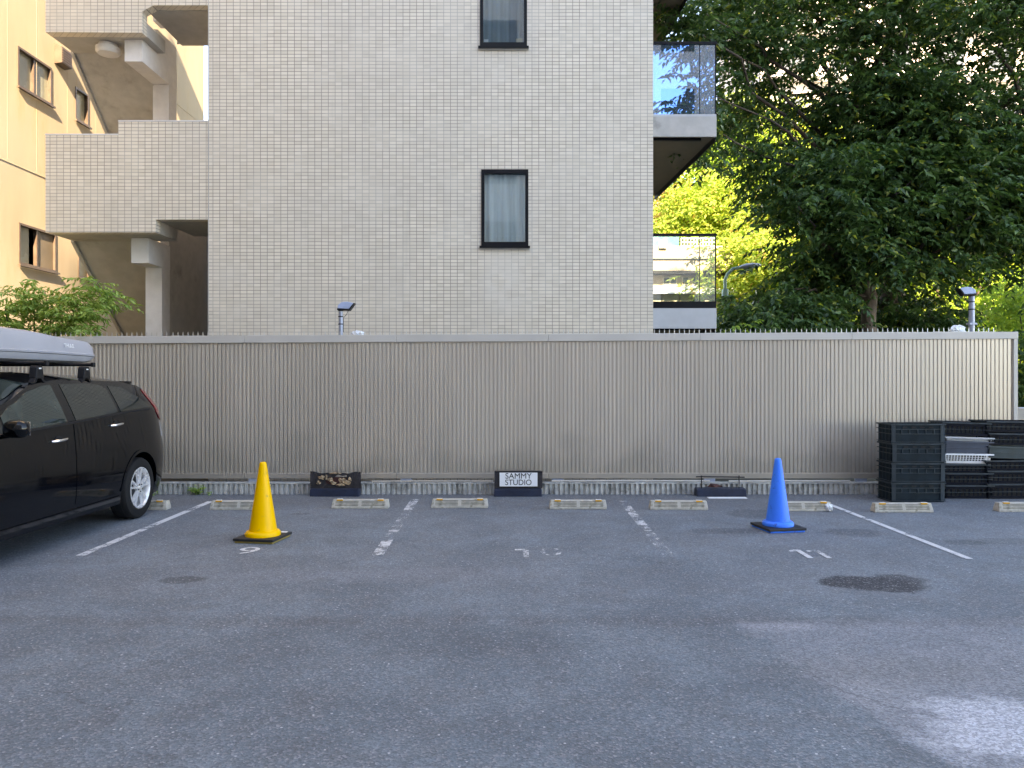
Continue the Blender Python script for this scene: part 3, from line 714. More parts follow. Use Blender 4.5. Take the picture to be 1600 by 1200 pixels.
# ------------------------------------------------------------------ sign stands
def stand_base(label, px0, px1, nm='sign_stand'):
    y = 9.80; x0, x1 = X(px0, y), X(px1, y); xc = (x0+x1)/2; hw = (x1-x0)/2
    t = thing(nm, label, 'sign stand', (xc, y, 0), 'low sign stands along the kerb')
    mb = MB(); mb.box(-hw, hw-.012, 0, .16, .0, .088); mb.box(-hw+.004, hw-.016, .012, .15, .0885, .1)
    mb.build('weighted_base', M_navy, t, world=False, bevel=.004)
    return t, hw
t, hw = stand_base('black stand holding a white sign with two lines of black lettering', 772, 848)
MB().box(-hw+.004, hw-.002, .03, .10, .101, .318).build('black_frame', M_char, t, world=False, bevel=.004)
for k_, zz in enumerate((.304, )): MB().box(-hw+.004, hw-.002, .026, .0295, .306, .3175).build('frame_edge', M_black, t, world=False)
sg = MB().box(-hw+.07, hw-.066, .018, .0295, .128, .302).build('sign_panel', M_white, t, world=False)
for s, z in (('SAMMY', .258), ('STUDIO', .176)):
    me = text_mesh(s, .100, .0012, 1.0, 1.0)
    xs = [v.co.x for v in me.vertices]; wd = max(xs)-min(xs); me.transform(Matrix.Diagonal((.335/wd, 1, 1, 1))); me.materials.append(M_black)
    o = bpy.data.objects.new('lettering', me); COL.objects.link(o); o.parent = sg; o.location = (0, .0165, z); o.rotation_euler = (R(90), 0, 0)
t, hw = stand_base('black stand with a burnt, torn and peeling front board', 484, 562)
mb = MB(); n = 40; hw2 = hw+.005
top = lambda u: .318-.028*math.sin(math.pi*u)**.7*(1 if u < .8 else .9)+.006*math.sin(u*23)
# frame plate with ragged hole
def holelo(u): return .165+.03*math.sin(u*9)+.012*math.sin(u*31)
def holehi(u): return .25+.02*math.sin(u*11+1)+.01*math.sin(u*37)
for i in range(n):
    u0, u1 = i/n, (i+1)/n; xa, xb = -hw2+2*hw2*u0, -hw2+2*hw2*u1
    if .30 < (u0+u1)/2 < .72:
        for za, zb, zc, zd in ((.10, holelo(u0), .10, holelo(u1)), (holehi(u0), top(u0), holehi(u1), top(u1))):
            mb.quad((xa, .04, za), (xb, .04, zc), (xb, .04, zd), (xa, .04, zb)); mb.quad((xa, .055, za), (xb, .055, zc), (xb, .055, zd), (xa, .055, zb))
            mb.quad((xa, .04, zb), (xb, .04, zd), (xb, .055, zd), (xa, .055, zb)); mb.quad((xa, .04, za), (xb, .04, zc), (xb, .055, zc), (xa, .055, za))
    else:
        mb.quad((xa, .04, .10), (xb, .04, .10), (xb, .04, top(u1)), (xa, .04, top(u0))); mb.quad((xa, .055, .10), (xb, .055, .10), (xb, .055, top(u1)), (xa, .055, top(u0)))
        mb.quad((xa, .04, top(u0)), (xb, .04, top(u1)), (xb, .055, top(u1)), (xa, .055, top(u0)))
mb.build('burnt_board', M_char, t, world=False)
MB().box(-hw2+.08, hw2-.08, .075, .08, .10, .24).build('inner_board', M_maroon, t, world=False)
rr = random.Random(5); mb = MB()
def flap(cx, cz, rx, rz_, sd):
    r_ = random.Random(sd); k = 11; i0 = len(mb.v); mb.v.append((cx, .018, cz))
    for q in range(k):
        a = 2*math.pi*q/k; f = .55+.6*r_.random(); mb.v.append((cx+math.cos(a)*rx*f, .036-.02*r_.random(), cz+math.sin(a)*rz_*f))
    for q in range(k): mb.f.append((i0, i0+1+q, i0+1+(q+1) % k))
for a in ((-.17, .24, .05, .03, 1), (-.11, .245, .018, .035, 2), (-.06, .215, .04, .03, 3), (-.02, .17, .05, .022, 4), (.09, .20, .05, .045, 5), (.15, .18, .05, .04, 6), (.06, .15, .07, .02, 7), (.19, .215, .03, .03, 8), (-.21, .175, .035, .03, 9), (.0, .295, .09, .01, 10)): flap(*a)
mb.build('peeling_paper', M_peel, t, world=False)
t, hw = stand_base('collapsed low navy stand with bent wire frame and no board', 1089, 1168)
mb = MB(); mb.tube([(-hw-.0, .05, .246), (-hw+.1, .05, .248), (0, .06, .244), (hw-.02, .06, .240)], .008)
mb.tube([(-hw+.07, .05, .1), (-hw+.07, .05, .262)], .007); mb.tube([(hw-.09, .06, .1), (hw-.09, .06, .262)], .007)
mb.build('wire_frame', M_trim, t, world=False)
mb = MB(); mb.v = [(-.18, .05, .115), (-.14, .03, .165), (-.06, .05, .155), (.0, .03, .135), (.02, .06, .115), (-.08, -.0, .118)]; mb.f = [(0, 5, 1), (1, 5, 2), (2, 5, 3), (3, 5, 4)]
mb.build('charred_scrap', M_maroon, t, world=False)
o = MB().box(-.24, .24, -.05, .05, .004, .010).build('fallen_board', M_white); o.location = (X(1136, 9.66), 9.66, 0)
tag(o, 'white board lying flat on the asphalt before the collapsed stand', 'board')

# ------------------------------------------------------------------ crates
def crate(label, x0, yf, z0, w, d, h, m, style='solid', tilt=0., rz=0., taper=.0, group='plastic crates stacked by the fence', nm='plastic_crate', cat='crate'):
    t = thing(nm, label, cat, (x0+w/2, yf+d/2, z0), group); t.rotation_euler = (0, tilt, rz)
    hx, hy = w/2, d/2; tk = .006; body = MB()
    tp = taper
    def wallbox(ax, sgn, a0, a1, zz0, zz1, off=0):       # a piece of wall on side ax between a0..a1
        o_ = (hx if ax == 'x' else hy)+off
        s0 = o_-tp*(1-zz0/h); s1 = o_-tp*(1-zz1/h)
        if ax == 'y':
            body.prism([(sgn*s0, zz0), (sgn*(s0-tk), zz0), (sgn*(s1-tk), zz1), (sgn*s1, zz1)], a0, a1, 'x')
        else:
            body.prism([(sgn*s0, zz0), (sgn*(s0-tk), zz0), (sgn*(s1-tk), zz1), (sgn*s1, zz1)], a0, a1, 'y')
    body.box(-hx+tp+.002, hx-tp-.002, -hy+tp+.002, hy-tp-.002, .0, .008)
    for ax, sgn in (('x', 1), ('x', -1), ('y', 1), ('y', -1)):
        half = (hy if ax == 'x' else hx)-.003
        if style == 'solid':
            wallbox(ax, sgn, -half+tk, half-tk, .008, h)
        elif style == 'slots':
            wallbox(ax, sgn, -half+tk, half-tk, .008, h*.2); wallbox(ax, sgn, -half+tk, half-tk, h*.72, h)
            n_ = max(5, int(2*half/.055)); st_ = (2*half-.02)/n_
            for i in range(n_+1):
                c_ = -half+.01+i*st_; wallbox(ax, sgn, c_-.009, c_+.009, h*.2+.0005, h*.72-.0005)
        elif style == 'grid':
            rows = 3; zz = [.03+(h-.05)*i/rows for i in range(rows+1)]
            wallbox(ax, sgn, -half+tk, half-tk, .008, zz[0]+.004); wallbox(ax, sgn, -half+tk, half-tk, zz[-1]-.004, h)
            for q in zz[1:-1]: wallbox(ax, sgn, -half+tk, half-tk, q-.0035, q+.0035, .0004)
            n_ = int(2*half/.036)
            for i in range(n_+1):
                c_ = -half+.012+i*(2*half-.024)/n_; wallbox(ax, sgn, c_-.0045 if i < n_-1 else c_-.02, c_+.0045, zz[0]+.0045, zz[-1]-.0045)
    body.build('crate_body', m, t, world=False)
    rb = MB()
    def ring(z, hh, out):
        a, b_ = hx+out, hy+out
        rb.box(-a, a, -b_, -hy-.0005, z, z+hh); rb.box(-a, a, hy+.0005, b_, z, z+hh)
        rb.box(-a, -hx-.0005, -hy, hy, z, z+hh); rb.box(hx+.0005, a, -hy, hy, z, z+hh)
    ring(h-.018, .017, .016)
    if style == 'solid' and h > .15:
        ring(h*.70, .007, .015); ring(h*.46, .007, .012); ring(.010, .007, .013)
        for i in range(7):
            x_ = -hx+.02+i*(w-.05)/6
            rb.box(x_, x_+.010, -hy-.010, -hy-.0005, h*.46+.0075, h*.70-.001)
        for i in range(4):
            y_ = -hy+.03+i*(d-.07)/3
            rb.box(-hx-.008, -hx-.0005, y_, y_+.008, h*.1, h*.9)
        for sx in (-1, 1): rb.box(sx*hx-.05 if sx > 0 else sx*hx, sx*hx if sx > 0 else sx*hx+.05, -hy-.011, -hy-.0095, .02, h-.02)
    elif style != 'grid': ring(h*.45, .006, .007)
    rb.build('rim', M_crim if m in (M_crate, M_crate2) else m, t, world=False)
    if style in ('slots', 'grid'): MB().box(-hx+.03+tp, hx-.03-tp, -hy+.03+tp, hy-.03-tp, .0085, h-.02).build('dark_contents', M_dark, t, world=False)
    if style == 'solid' and h > .15:
        for c_ in (-.16, -.05, .05, .16): MB().box(c_-.028, c_+.028, -hy-.0125, -hy-.009, h*.78, h*.85).build('handle_slot', M_dark, t, world=False)
    return t
ord_ = ['bottom', 'second from the bottom', 'third from the bottom', 'top']
xA = X(1393, 9.36); wA = .645
for i in range(4):
    crate('black ribbed crate, %s of the tall left stack of four' % ord_[i], xA+.004*((i*7) % 3-1), 9.36, .001+i*.2385, wA, .34, .2375, M_crate, 'solid', rz=R((.3, -.4, .5, -.2)[i]))
xB_ = X(1479, 9.6); zB = lambda py: CZ-(py-CY)*9.6/F
bb = [('black slotted crate at the bottom of the middle stack', 0.0, .17, M_crate2, 'slots', 0, .01), ('black slotted crate second in the middle stack', .172, .15, M_crate2, 'slots', 0, .0),
      ('shallow black slotted crate under the white basket', .325, .11, M_crate2, 'slots', 0, -.02),
      ('white basket with rows of square holes, middle stack', .437, .125, M_white, 'grid', .01, .0),
      ('slate blue shallow tray above the white basket', .565, .150, M_slate, 'solid', .015, .0),
      ('pale grey shallow tray with only its rim showing, middle stack', .718, .052, M_fascia, 'solid', .03, .01),
      ('black slotted crate tilted on top of the middle stack', .785, .17, M_crate2, 'slots', .03, -.03)]
for lb, z, h, m, stl, tl, dx in bb:
    crate(lb, xB_+dx, 9.62, z+.002, .58, .32, h, m, stl, tl, rz=R(random.uniform(-2, 2)), taper=.03 if stl == 'grid' else .012)
xC = X(1548, 9.55)
cc = [('black slotted crate at the bottom of the right stack', 0, .19, M_crate2, 'slots', 0), ('black crate second in the right stack', .192, .16, M_crate2, 'slots', .0), ('black ribbed crate third in the right stack', .354, .13, M_crate2, 'slots', -.01),
      ('dark green crate tilted in the middle of the right stack', .50, .15, M_crate3, 'solid', .035), ('black slotted crate above the tilted green crate', .668, .15, M_crate2, 'slots', .015), ('black slotted crate on top of the right stack', .835, .135, M_crate2, 'slots', .01)]
for i, (lb, z, h, m, stl, tl) in enumerate(cc):
    crate(lb, xC+(.0, .01, -.02, .015, .02, -.015)[i], 9.60, z+.002, .66, .36, h, m, stl, tl, rz=R(random.uniform(-1.5, 1.5)), taper=.01)
t = thing('white_cabinet', 'plain white box cabinet standing past the fence end behind the crates', 'cabinet', (7.15, 10.35, 0))
MB().box(-.30, .30, -.2, .2, 0, 1.11).build('cabinet_body', M_white, t, world=False, bevel=.012); MB().box(-.28, .28, -.215, -.2015, .05, 1.06).build('door', M_white, t, world=False)

# ------------------------------------------------------------------ car
XCAR = -4.88; YR, YN = 9.1, 4.52
C = thing('parked_car', 'black estate car parked at the left with a grey roof box', 'car', (XCAR, 6.8, 0))
def ip(x, tab):
    if x <= tab[0][0]: return tab[0][1]
    for (a, fa), (b, fb) in zip(tab, tab[1:]):
        if x <= b:
            k = (x-a)/(b-a); k = k*k*(3-2*k)*.5+k*.5; return fa+(fb-fa)*k
    return tab[-1][1]
zbelt = lambda s: ip(s, [(4.5, .80), (5.2, .94), (5.7, 1.02), (6.18, 1.06), (8.5, 1.165), (9.1, 1.17)])
ztop = lambda s: ip(s, [(4.5, .82), (5.2, .96), (5.65, 1.05), (6.25, 1.295), (6.75, 1.455), (7.2, 1.495), (8.2, 1.475), (8.7, 1.43), (9.1, 1.36)])
zcen = lambda s: ztop(s)+ip(s, [(4.5, .03), (5.5, .05), (6.7, .075), (8.2, .07), (9.1, .05)])
yrear = lambda z: ip(z, [(.2, 9.04), (.35, 9.1), (.72, 9.1), (.85, 9.06), (1.1, 9.02), (1.35, 8.90), (1.5, 8.80)])
yfront = lambda z: ip(z, [(.2, 4.62), (.45, 4.52), (.7, 4.56), (.95, 4.70), (1.2, 4.8)])
def warp(s, z):
    if s > 8.2: return 8.2+(s-8.2)*(yrear(z)-8.2)/(YR-8.2)
    if s < 5.4: return 5.4-(5.4-s)*(5.4-yfront(z))/(5.4-YN)
    return s
def halfw(s, z):
    zb = zbelt(s)
    if z <= zb:
        k = (z-.60)/(zb-.60) if z > .6 else 0
        w_ = .852-.035*k**2 if z > .6 else .852-.12*((.6-z)/.4)**2.2*.35
    else:
        k = (z-zb)/(1.49-zb if zb < 1.4 else .3); w_ = .817-.185*max(0, k)**1.12
    w_ -= .11*max(0, (s-8.5)/.6)**2.4
    w_ -= .20*max(0, (5.5-s)/1.0)**2.2
    # flare over the rear arch
    w_ += .012*math.exp(-((s-8.3)/.45)**2)*math.exp(-((z-.62)/.25)**2)
    return w_
def S(s, z, off=0., side=1):
    return Vector((XCAR+side*(halfw(s, z)+off), warp(s, z), z))
stn = sorted(set([4.52, 4.55, 4.62, 4.75, 4.9, 5.1, 5.3, 5.5, 5.65, 5.8, 5.95, 6.1, 6.25, 6.4, 6.55, 6.7, 6.85, 7.0, 7.2, 7.4, 7.6, 7.8, 8.0, 8.2, 8.3, 8.45, 8.6, 8.72, 8.84, 8.93, 9.0, 9.05, 9.08, 9.1]))
ringn = 0; V_ = []; rows = []
for s in stn:
    zb, zt, zc = zbelt(s), ztop(s), zcen(s); end = 0
    if s > 8.95: end = ((s-8.95)/.15)**2*.05
    if s < 4.7: end = ((4.7-s)/.18)**2*.05
    zs = [.21, .26, .33, .42, .52, .62, .74, .86]; zs = [z for z in zs if z < zb-.06] + [zb-.04, zb]
    while len(zs) < 10: zs.insert(-2, zs[-3]+(zs[-2]-zs[-3])*.5)
    up = [zb+(zt-zb)*k for k in (.06, .25, .5, .75, .93, 1.0)]
    half = [(halfw(s, z)-end, z) for z in zs+up]
    wt = half[-1][0]
    half += [(wt*k, zt+(zc-zt)*(1-k**2.2)) for k in (.93, .8, .55, .28)]
    ring = [(0.0, .20), (half[0][0]-.06, .20)]+half+[(0., zc)]
    L_ = [Vector((XCAR+w_, warp(s, z), z)) for w_, z in ring]+[Vector((XCAR-w_, warp(s, z), z)) for w_, z in reversed(ring[1:-1])]
    rows.append(L_)
mb = MB(); n = len(rows[0])
for L_ in rows: mb.v += [tuple(p) for p in L_]
for i in range(len(rows)-1):
    for k in range(n): mb.f.append((i*n+k, i*n+(k+1) % n, (i+1)*n+(k+1) % n, (i+1)*n+k))
H_ = len(ring)
for base in (0, (len(rows)-1)*n):
    for k in range(H_-1):
        a, b_ = base+k, base+k+1; c_, d_ = base+(n-k) % n, base+(n-k-1) % n
        f = [a, b_, d_, c_]; f2 = []
        for q in f:
            if q not in f2: f2.append(q)
        if len(f2) > 2: mb.f.append(tuple(f2))
body = mb.build('body', M_cpaint, C, smooth=True, ang=38)
YW = (8.30, 5.50)
cut = MB()
for yy in YW:
    cut.lathe([(.375, -1.2), (.375, -.62)], (XCAR, yy, .335), 40, 'x'); cut.lathe([(.375, .62), (.375, 1.2)], (XCAR, yy, .335), 40, 'x')
co = cut.build('cutter', M_trim, C)
md = body.modifiers.new('cut', 'BOOLEAN'); md.object = co; md.operation = 'DIFFERENCE'; md.solver = 'EXACT'
dg = bpy.context.evaluated_depsgraph_get(); dg.update()
me2 = bpy.data.meshes.new_from_object(body.evaluated_get(dg)); body.modifiers.clear(); body.data = me2
me2.set_sharp_from_angle(angle=R(32))
if len(me2.materials) > 1: me2.materials.pop()
for p in me2.polygons: p.material_index = 0
bpy.data.objects.remove(co, do_unlink=True)
def patch(name, s0, s1, lo, hi, m, off, side=1, ns=24, nz=10, parent=None, thick=.004):
    q = MB(); idx = {}
    for i in range(ns+1):
        s = s0+(s1-s0)*i/ns; a, b_ = lo(s), hi(s)
        if b_ < a+.002: b_ = a+.002
        for j_ in range(nz+1):
            idx[i, j_] = len(q.v); q.v.append(tuple(S(s, a+(b_-a)*j_/nz, off, side)))
    for i in range(ns):
        for j_ in range(nz): q.f.append((idx[i, j_], idx[i+1, j_], idx[i+1, j_+1], idx[i, j_+1]))
    # turned-in edge
    loop = [idx[i, 0] for i in range(ns+1)]+[idx[ns, j_] for j_ in range(1, nz+1)]+[idx[i, nz] for i in range(ns-1, -1, -1)]+[idx[0, j_] for j_ in range(nz-1, 0, -1)]
    base = len(q.v)
    for k in loop: v = q.v[k]; q.v.append((v[0]-side*(thick+off), v[1], v[2]))
    m_ = len(loop)
    for k in range(m_): q.f.append((loop[k], loop[(k+1) % m_], base+(k+1) % m_, base+k))
    return q.build(name, m, parent or C, smooth=True, ang=40)
for side in (1, -1):
    archlo = lambda s: max(.345, .335+math.sqrt(max(0, .415**2-(s-8.3)**2))) if abs(s-8.3) < .415 else .345
    farch = lambda s: max(.345, .335+math.sqrt(max(0, .415**2-(s-5.5)**2))) if abs(s-5.5) < .415 else .345
    fd = patch('front_door', 5.98, 7.075, lambda s: max(.345, farch(s)), lambda s: zbelt(s)-.012, M_cpaint, .005, side)
    rd = patch('rear_door', 7.088, 8.12, archlo, lambda s: zbelt(s)-.012, M_cpaint, .005, side, ns=36)
    # chrome-less waist strip
    patch('waist_strip', 6.0, 8.62, lambda s: zbelt(s)-.009, lambda s: zbelt(s)+.006, M_alloy if False else M_trim, .009, side, nz=2)
    up1 = lambda s: ip(s, [(6.05, zbelt(6.05)+.10), (6.35, 1.285), (6.65, 1.395), (6.9, 1.44), (7.05, 1.45)])
    patch('front_door_window', 6.16, 7.0, lambda s: zbelt(s)+.012, up1, M_fglass, .004, side)
    patch('quarter_light', 5.82, 6.13, lambda s: zbelt(s)+.01, lambda s: ip(s, [(5.82, zbelt(5.82)+.012), (6.13, 1.19)]), M_cglass, .004, side, ns=8, nz=4)
    patch('rear_door_window', 7.14, 7.90, lambda s: zbelt(s)+.012, lambda s: ip(s, [(7.14, 1.45), (7.6, 1.455), (7.8, 1.44), (7.9, 1.40)]), M_cglass, .004, side)
    patch('rear_quarter_window', 7.96, 8.72, lambda s: zbelt(s)+.014+max(0, s-8.4)*.02, lambda s: ip(s, [(7.96, 1.43), (8.2, 1.41), (8.45, 1.33), (8.65, 1.22), (8.72, 1.185)]), M_cglass, .004, side)
    patch('side_skirt', 5.92, 7.9, lambda s: .215, lambda s: .30, M_cpaint, .014, side, nz=5, thick=.012)
    patch('wheel_arch_lip', 7.90, 8.70, lambda s: .335+math.sqrt(max(0, .376**2-(s-8.3)**2)) if abs(s-8.3) < .376 else .345, lambda s: .335+math.sqrt(max(0, .405**2-(s-8.3)**2)) if abs(s-8.3) < .4 else .35, M_cpaint, .010, side, ns=48, nz=2)
    # red tail lamp running up the pillar
    patch('tail_lamp', 8.79, 9.03, lambda s: ip(s, [(8.79, 1.33), (8.86, 1.10), (9.03, 1.02)]), lambda s: ip(s, [(8.79, 1.39), (8.9, 1.37), (9.03, 1.30)]), M_red, .007, side, ns=12, nz=8)
    patch('lamp_lens', 8.98, 9.07, lambda s: .84, lambda s: 1.0, M_clear, .006, side, ns=6, nz=6)
    patch('headlight', 4.62, 5.0, lambda s: .66, lambda s: .78+.12*(s-4.62), M_clear, .006, side, ns=8, nz=5)
    for d_, yy, zz in ((fd, 6.83, .955), (rd, 7.82, 1.035)):
        p0 = S(yy, zz, .0, side)
        q = MB(); q.lathe([(.001, -.004), (.05, -.003), (.058, .0)], (0, 0, 0), 20, 'x'); 
        q.v = [(p0.x+side*(.0065-abs(v[0])), p0.y+v[1]*1.1, p0.z+v[2]*.7) for v in q.v]; q.build('handle_recess', M_trim, d_, smooth=True)
        hb = MB(); hb.tube([(p0.x+side*.008, yy-.105, zz-.006), (p0.x+side*.034, yy-.085, zz-.003), (p0.x+side*.042, yy-.02, zz), (p0.x+side*.040, yy+.06, zz+.006), (p0.x+side*.030, yy+.10, zz+.009), (p0.x+side*.008, yy+.112, zz+.010)], [.010, .013, .0135, .012, .011, .008], 10)
        hb.build('handle', M_chrome, d_, smooth=True, ang=60)
    # mirror
    mx = XCAR+side*.83
    q = MB(); import itertools
    q.tube([(mx, 6.10, 1.045), (mx+side*.05, 6.08, 1.05), (mx+side*.09, 6.07, 1.075)], [.022, .02, .024], 10)
    ms = []
    for a in np.linspace(-math.pi/2, math.pi/2, 9):
        ms.append(a)
    i0 = len(q.v); nA = 18
    for a in ms:
        for k in range(nA):
            b_ = 2*math.pi*k/nA
            sx_ = math.copysign(abs(math.cos(b_))**.7, math.cos(b_)); sz_ = math.copysign(abs(math.sin(b_))**.7, math.sin(b_))
            yy = math.sin(a); rr_ = math.cos(a)**.55 if abs(a) < 1.57 else .02
            q.v.append((mx+side*.135+sx_*.098*rr_, 6.06+yy*(.075 if yy < 0 else .035), 1.105+sz_*.072*rr_))
    for i in range(len(ms)-1):
        for k in range(nA): q.f.append((i0+i*nA+k, i0+i*nA+(k+1) % nA, i0+(i+1)*nA+(k+1) % nA, i0+(i+1)*nA+k))
    mo = q.build('door_mirror', M_cpaint, C, smooth=True, ang=60)
    q = MB(); q.box(mx+side*.135-.08, mx+side*.135+.08, 6.098, 6.101, 1.05, 1.16); q.build('mirror_glass', M_chrome, mo, bevel=.01)
# wheels
for side in (1, -1):
    for yy in YW:
        cx = XCAR+side*.755; R0 = .325
        q = MB(); pr = [(.215, -.085), (.235, -.1), (.285, -.104), (R0-.012, -.092), (R0, -.07), (R0, .07), (R0-.012, .092), (.285, .104), (.235, .1), (.215, .085)]
        q.lathe(pr, (cx, yy, R0+.002), 48, 'x', cap=False)
        # tread grooves
        wh = q.build('wheel', M_rub, C, smooth=True, ang=30)
        for dx in (-.035, .035): MB().lathe([(R0+.0005, dx-.005), (R0+.0005, dx+.005)], (cx, yy, R0+.002), 48, 'x', cap=False).build('tread_groove', M_dark, wh)
        rm = MB(); s_ = side
        rm.lathe([(.216, s_*.092), (.222, s_*.098), (.208, s_*.1), (.198, s_*.088), (.192, s_*.02), (.190, s_*-.08)], (cx, yy, R0+.002), 48, 'x', cap=False)
        for k in range(5):
            for dlt in (-.21, .21):
                a0 = 2*math.pi*k/5+math.pi/2; a1 = a0+dlt
                def pp(r, a, h): return Vector((cx+s_*h, yy+math.cos(a)*r, R0+.002+math.sin(a)*r))
                ai = a0+dlt*.55
                p0, p1 = pp(.035, ai, .085), pp(.2, a1, .083); d = (p1-p0); nrm = Vector((s_, 0, 0)); sd = d.cross(nrm).normalized()
                w0, w1 = .015, .013; i0 = len(rm.v)
                for p, wd in ((p0, w0), (p1, w1)):
                    rm.v += [tuple(p-sd*wd-nrm*.02), tuple(p-sd*wd*.7+nrm*.006), tuple(p+sd*wd*.7+nrm*.006), tuple(p+sd*wd-nrm*.02)]
                rm.f += [(i0, i0+1, i0+5, i0+4), (i0+1, i0+2, i0+6, i0+5), (i0+2, i0+3, i0+7, i0+6), (i0+3, i0, i0+4, i0+7)]
        rm.lathe([(.055, s_*.06), (.055, s_*.088), (.03, s_*.095), (.028, s_*.1), (.002, s_*.101)], (cx, yy, R0+.002), 24, 'x', cap=False)
        rm.build('rim', M_alloy, wh, smooth=True, ang=35)
        MB().lathe([(.19, s_*.0), (.19, s_*.012), (.002, s_*.013)], (cx, yy, R0+.002), 32, 'x', cap=False).build('brake_disc', M_trim, wh)
        nuts = MB()
        for k in range(5):
            a = 2*math.pi*k/5+math.pi/2+.63; nuts.lathe([(.008, s_*.086), (.008, s_*.1), (.001, s_*.101)], (cx, yy+math.cos(a)*.04, R0+.002+math.sin(a)*.04), 8, 'x', cap=False)
        nuts.build('wheel_nuts', M_trim, wh)
# inner arches, windscreen, rear screen, spoiler, bumper trim, sill shadow
def center_patch(name, s0, s1, wf_, m, off, ns=14, nx=16):
    q = MB(); idx = {}
    for i in range(ns+1):
        s = s0+(s1-s0)*i/ns
        for k in range(nx+1):
            u = -1+2*k/nx; wt = halfw(s, ztop(s)); u_ = u*wf_; z = ztop(s)+(zcen(s)-ztop(s))*(1-abs(u_)**2.2)
            idx[i, k] = len(q.v); q.v.append((XCAR+u_*wt, warp(s, z)-off*.6, z+off))
    for i in range(ns):
        for k in range(nx): q.f.append((idx[i, k], idx[i+1, k], idx[i+1, k+1], idx[i, k+1]))
    return q.build(name, m, C, smooth=True)
center_patch('windscreen', 5.66, 6.70, .93, M_fglass, .006)
q = MB(); q.box(XCAR-.46, XCAR+.46, 8.66, 8.90, 1.445, 1.475); q.box(XCAR-.45, XCAR+.45, 8.89, 8.905, 1.42, 1.444); q.build('rear_spoiler', M_cpaint, C, bevel=.012)
q = MB(); q.quad((XCAR-.58, 9.045, 1.10), (XCAR+.58, 9.045, 1.10), (XCAR+.5, 8.925, 1.42), (XCAR-.5, 8.925, 1.42)); q.build('rear_window', M_cglass, C)
MB().box(XCAR-.17, XCAR+.17, 9.102, 9.108, .78, .94).build('licence_plate', M_white, C)
MB().box(XCAR-.55, XCAR+.55, 4.505, 4.53, .32, .50).build('front_grille', M_trim, C)
# roof bars and feet
for yy in (6.86, 7.62):
    q = MB(); q.tube([(XCAR-.76, yy, 1.640), (XCAR+.70, yy, 1.640)], .016, 10); q.build('crossbar', M_trim, C, smooth=True, ang=60)
    MB().box(XCAR+.70, XCAR+.725, yy-.022, yy+.022, 1.618, 1.662).box(XCAR-.785, XCAR-.76, yy-.022, yy+.022, 1.618, 1.662).build('bar_end_cap', M_trim, C, bevel=.004)
    for side in (1, -1):
        xx = XCAR+side*.62
        q = MB(); q.prism([(yy-.062, 1.505), (yy+.062, 1.505), (yy+.045, 1.60), (yy+.032, 1.622), (yy-.032, 1.622), (yy-.045, 1.60)], xx-.035, xx+.035, 'x')
        ft = q.build('rack_foot', M_trim, C, bevel=.008)
        MB().box(xx+side*.0355-.001, xx+side*.0355+.001, yy-.018, yy+.018, 1.588, 1.60).build('foot_badge', M_white, ft)
        q = MB(); q.prism([(yy-.085, 1.47), (yy-.06, 1.47), (yy-.02, 1.504), (yy+.02, 1.504), (yy+.06, 1.47), (yy+.085, 1.47), (yy+.05, 1.515), (yy-.05, 1.515)], xx-.02, xx+.03, 'x'); q.build('clamp', M_trim, ft)
# roof box: top-level, rests on the bars
RB = thing('roof_box', 'grey streamlined roof luggage box on the black car', 'roof box', (-4.82, 7.2, 1.66))
def boxring(s, lid):
    # s 0 (rear tip) .. 1 (front tip); returns half width, z low, z high
    y = 8.30-s*2.25
    wv = .37*(1-(max(0, .12-s)/.12)**2.4*.22)*(1-(max(0, s-.80)/.20)**2*.45)
    top_ = ip(s, [(0, 1.83), (.03, 1.885), (.10, 1.915), (.2, 1.92), (.5, 1.965), (.72, 1.975), (.88, 1.93), (1, 1.80)])
    bot_ = ip(s, [(0, 1.72), (.05, 1.68), (.12, 1.662), (.85, 1.662), (1, 1.74)])
    return y, wv, bot_, top_
for part, nm in ((0, 'box_base'), (1, 'box_lid')):
    q = MB(); rows_ = []
    ss = [0, .008, .02, .045, .08, .13, .2, .3, .4, .5, .6, .7, .8, .88, .94, .98, 1]
    for s in ss:
        y, wv, b0, t0 = boxring(s, part); seam = 1.735+.01*math.sin(s*3)
        if part == 0: prof = [(0, b0), (wv*.82, b0), (wv*.95, b0+.02), (wv*.99, min(seam-.012, b0+.05)), (wv*1.0, seam-.004), (wv*.9, seam-.002), (0, seam-.002)]
        else: prof = [(0, seam), (wv*.92, seam), (wv*1.03, seam+.001), (wv*1.035, seam+.018), (wv*1.0, seam+.026), (wv*.985, seam+.04), (wv*.96, seam+(t0-seam)*.6), (wv*.86, seam+(t0-seam)*.88), (wv*.66, t0-.006), (wv*.3, t0), (0, t0)]
        fe = 1.0
        if s < .045: fe = .80+.20*math.sqrt(s/.045)
        if s > .94: fe = .85+.15*(1-(s-.94)/.06)
        L_ = [(-4.82+w_*fe, y, z) for w_, z in prof]+[(-4.82-w_*fe, y, z) for w_, z in reversed(prof[1:-1])]; rows_.append(L_)
    n = len(rows_[0])
    for L_ in rows_: q.v += L_
    for i in range(len(rows_)-1):
        for k in range(n): q.f.append((i*n+k, i*n+(k+1) % n, (i+1)*n+(k+1) % n, (i+1)*n+k))
    q.f.append(tuple(range(n))); q.f.append(tuple((len(rows_)-1)*n+k for k in range(n)))
    ob = q.build(nm, M_box, RB, smooth=True, ang=30)
    if part == 1: lid = ob
me = text_mesh('THULE', .055, .001, 1.0, 1.0); me.materials.append(M_white)
o = bpy.data.objects.new('logo', me); link(o, lid); o.rotation_euler = (R(90-14), 0, R(90)); o.location = Vector(o.location)+Vector((-4.452, 7.70, 1.83))
q = MB(); q.lathe([(.02, -.02), (.022, .02), (.01, .03)], (-4.82+.30, 7.10, 1.675), 12); q.build('clamp_knob', M_trim, RB)

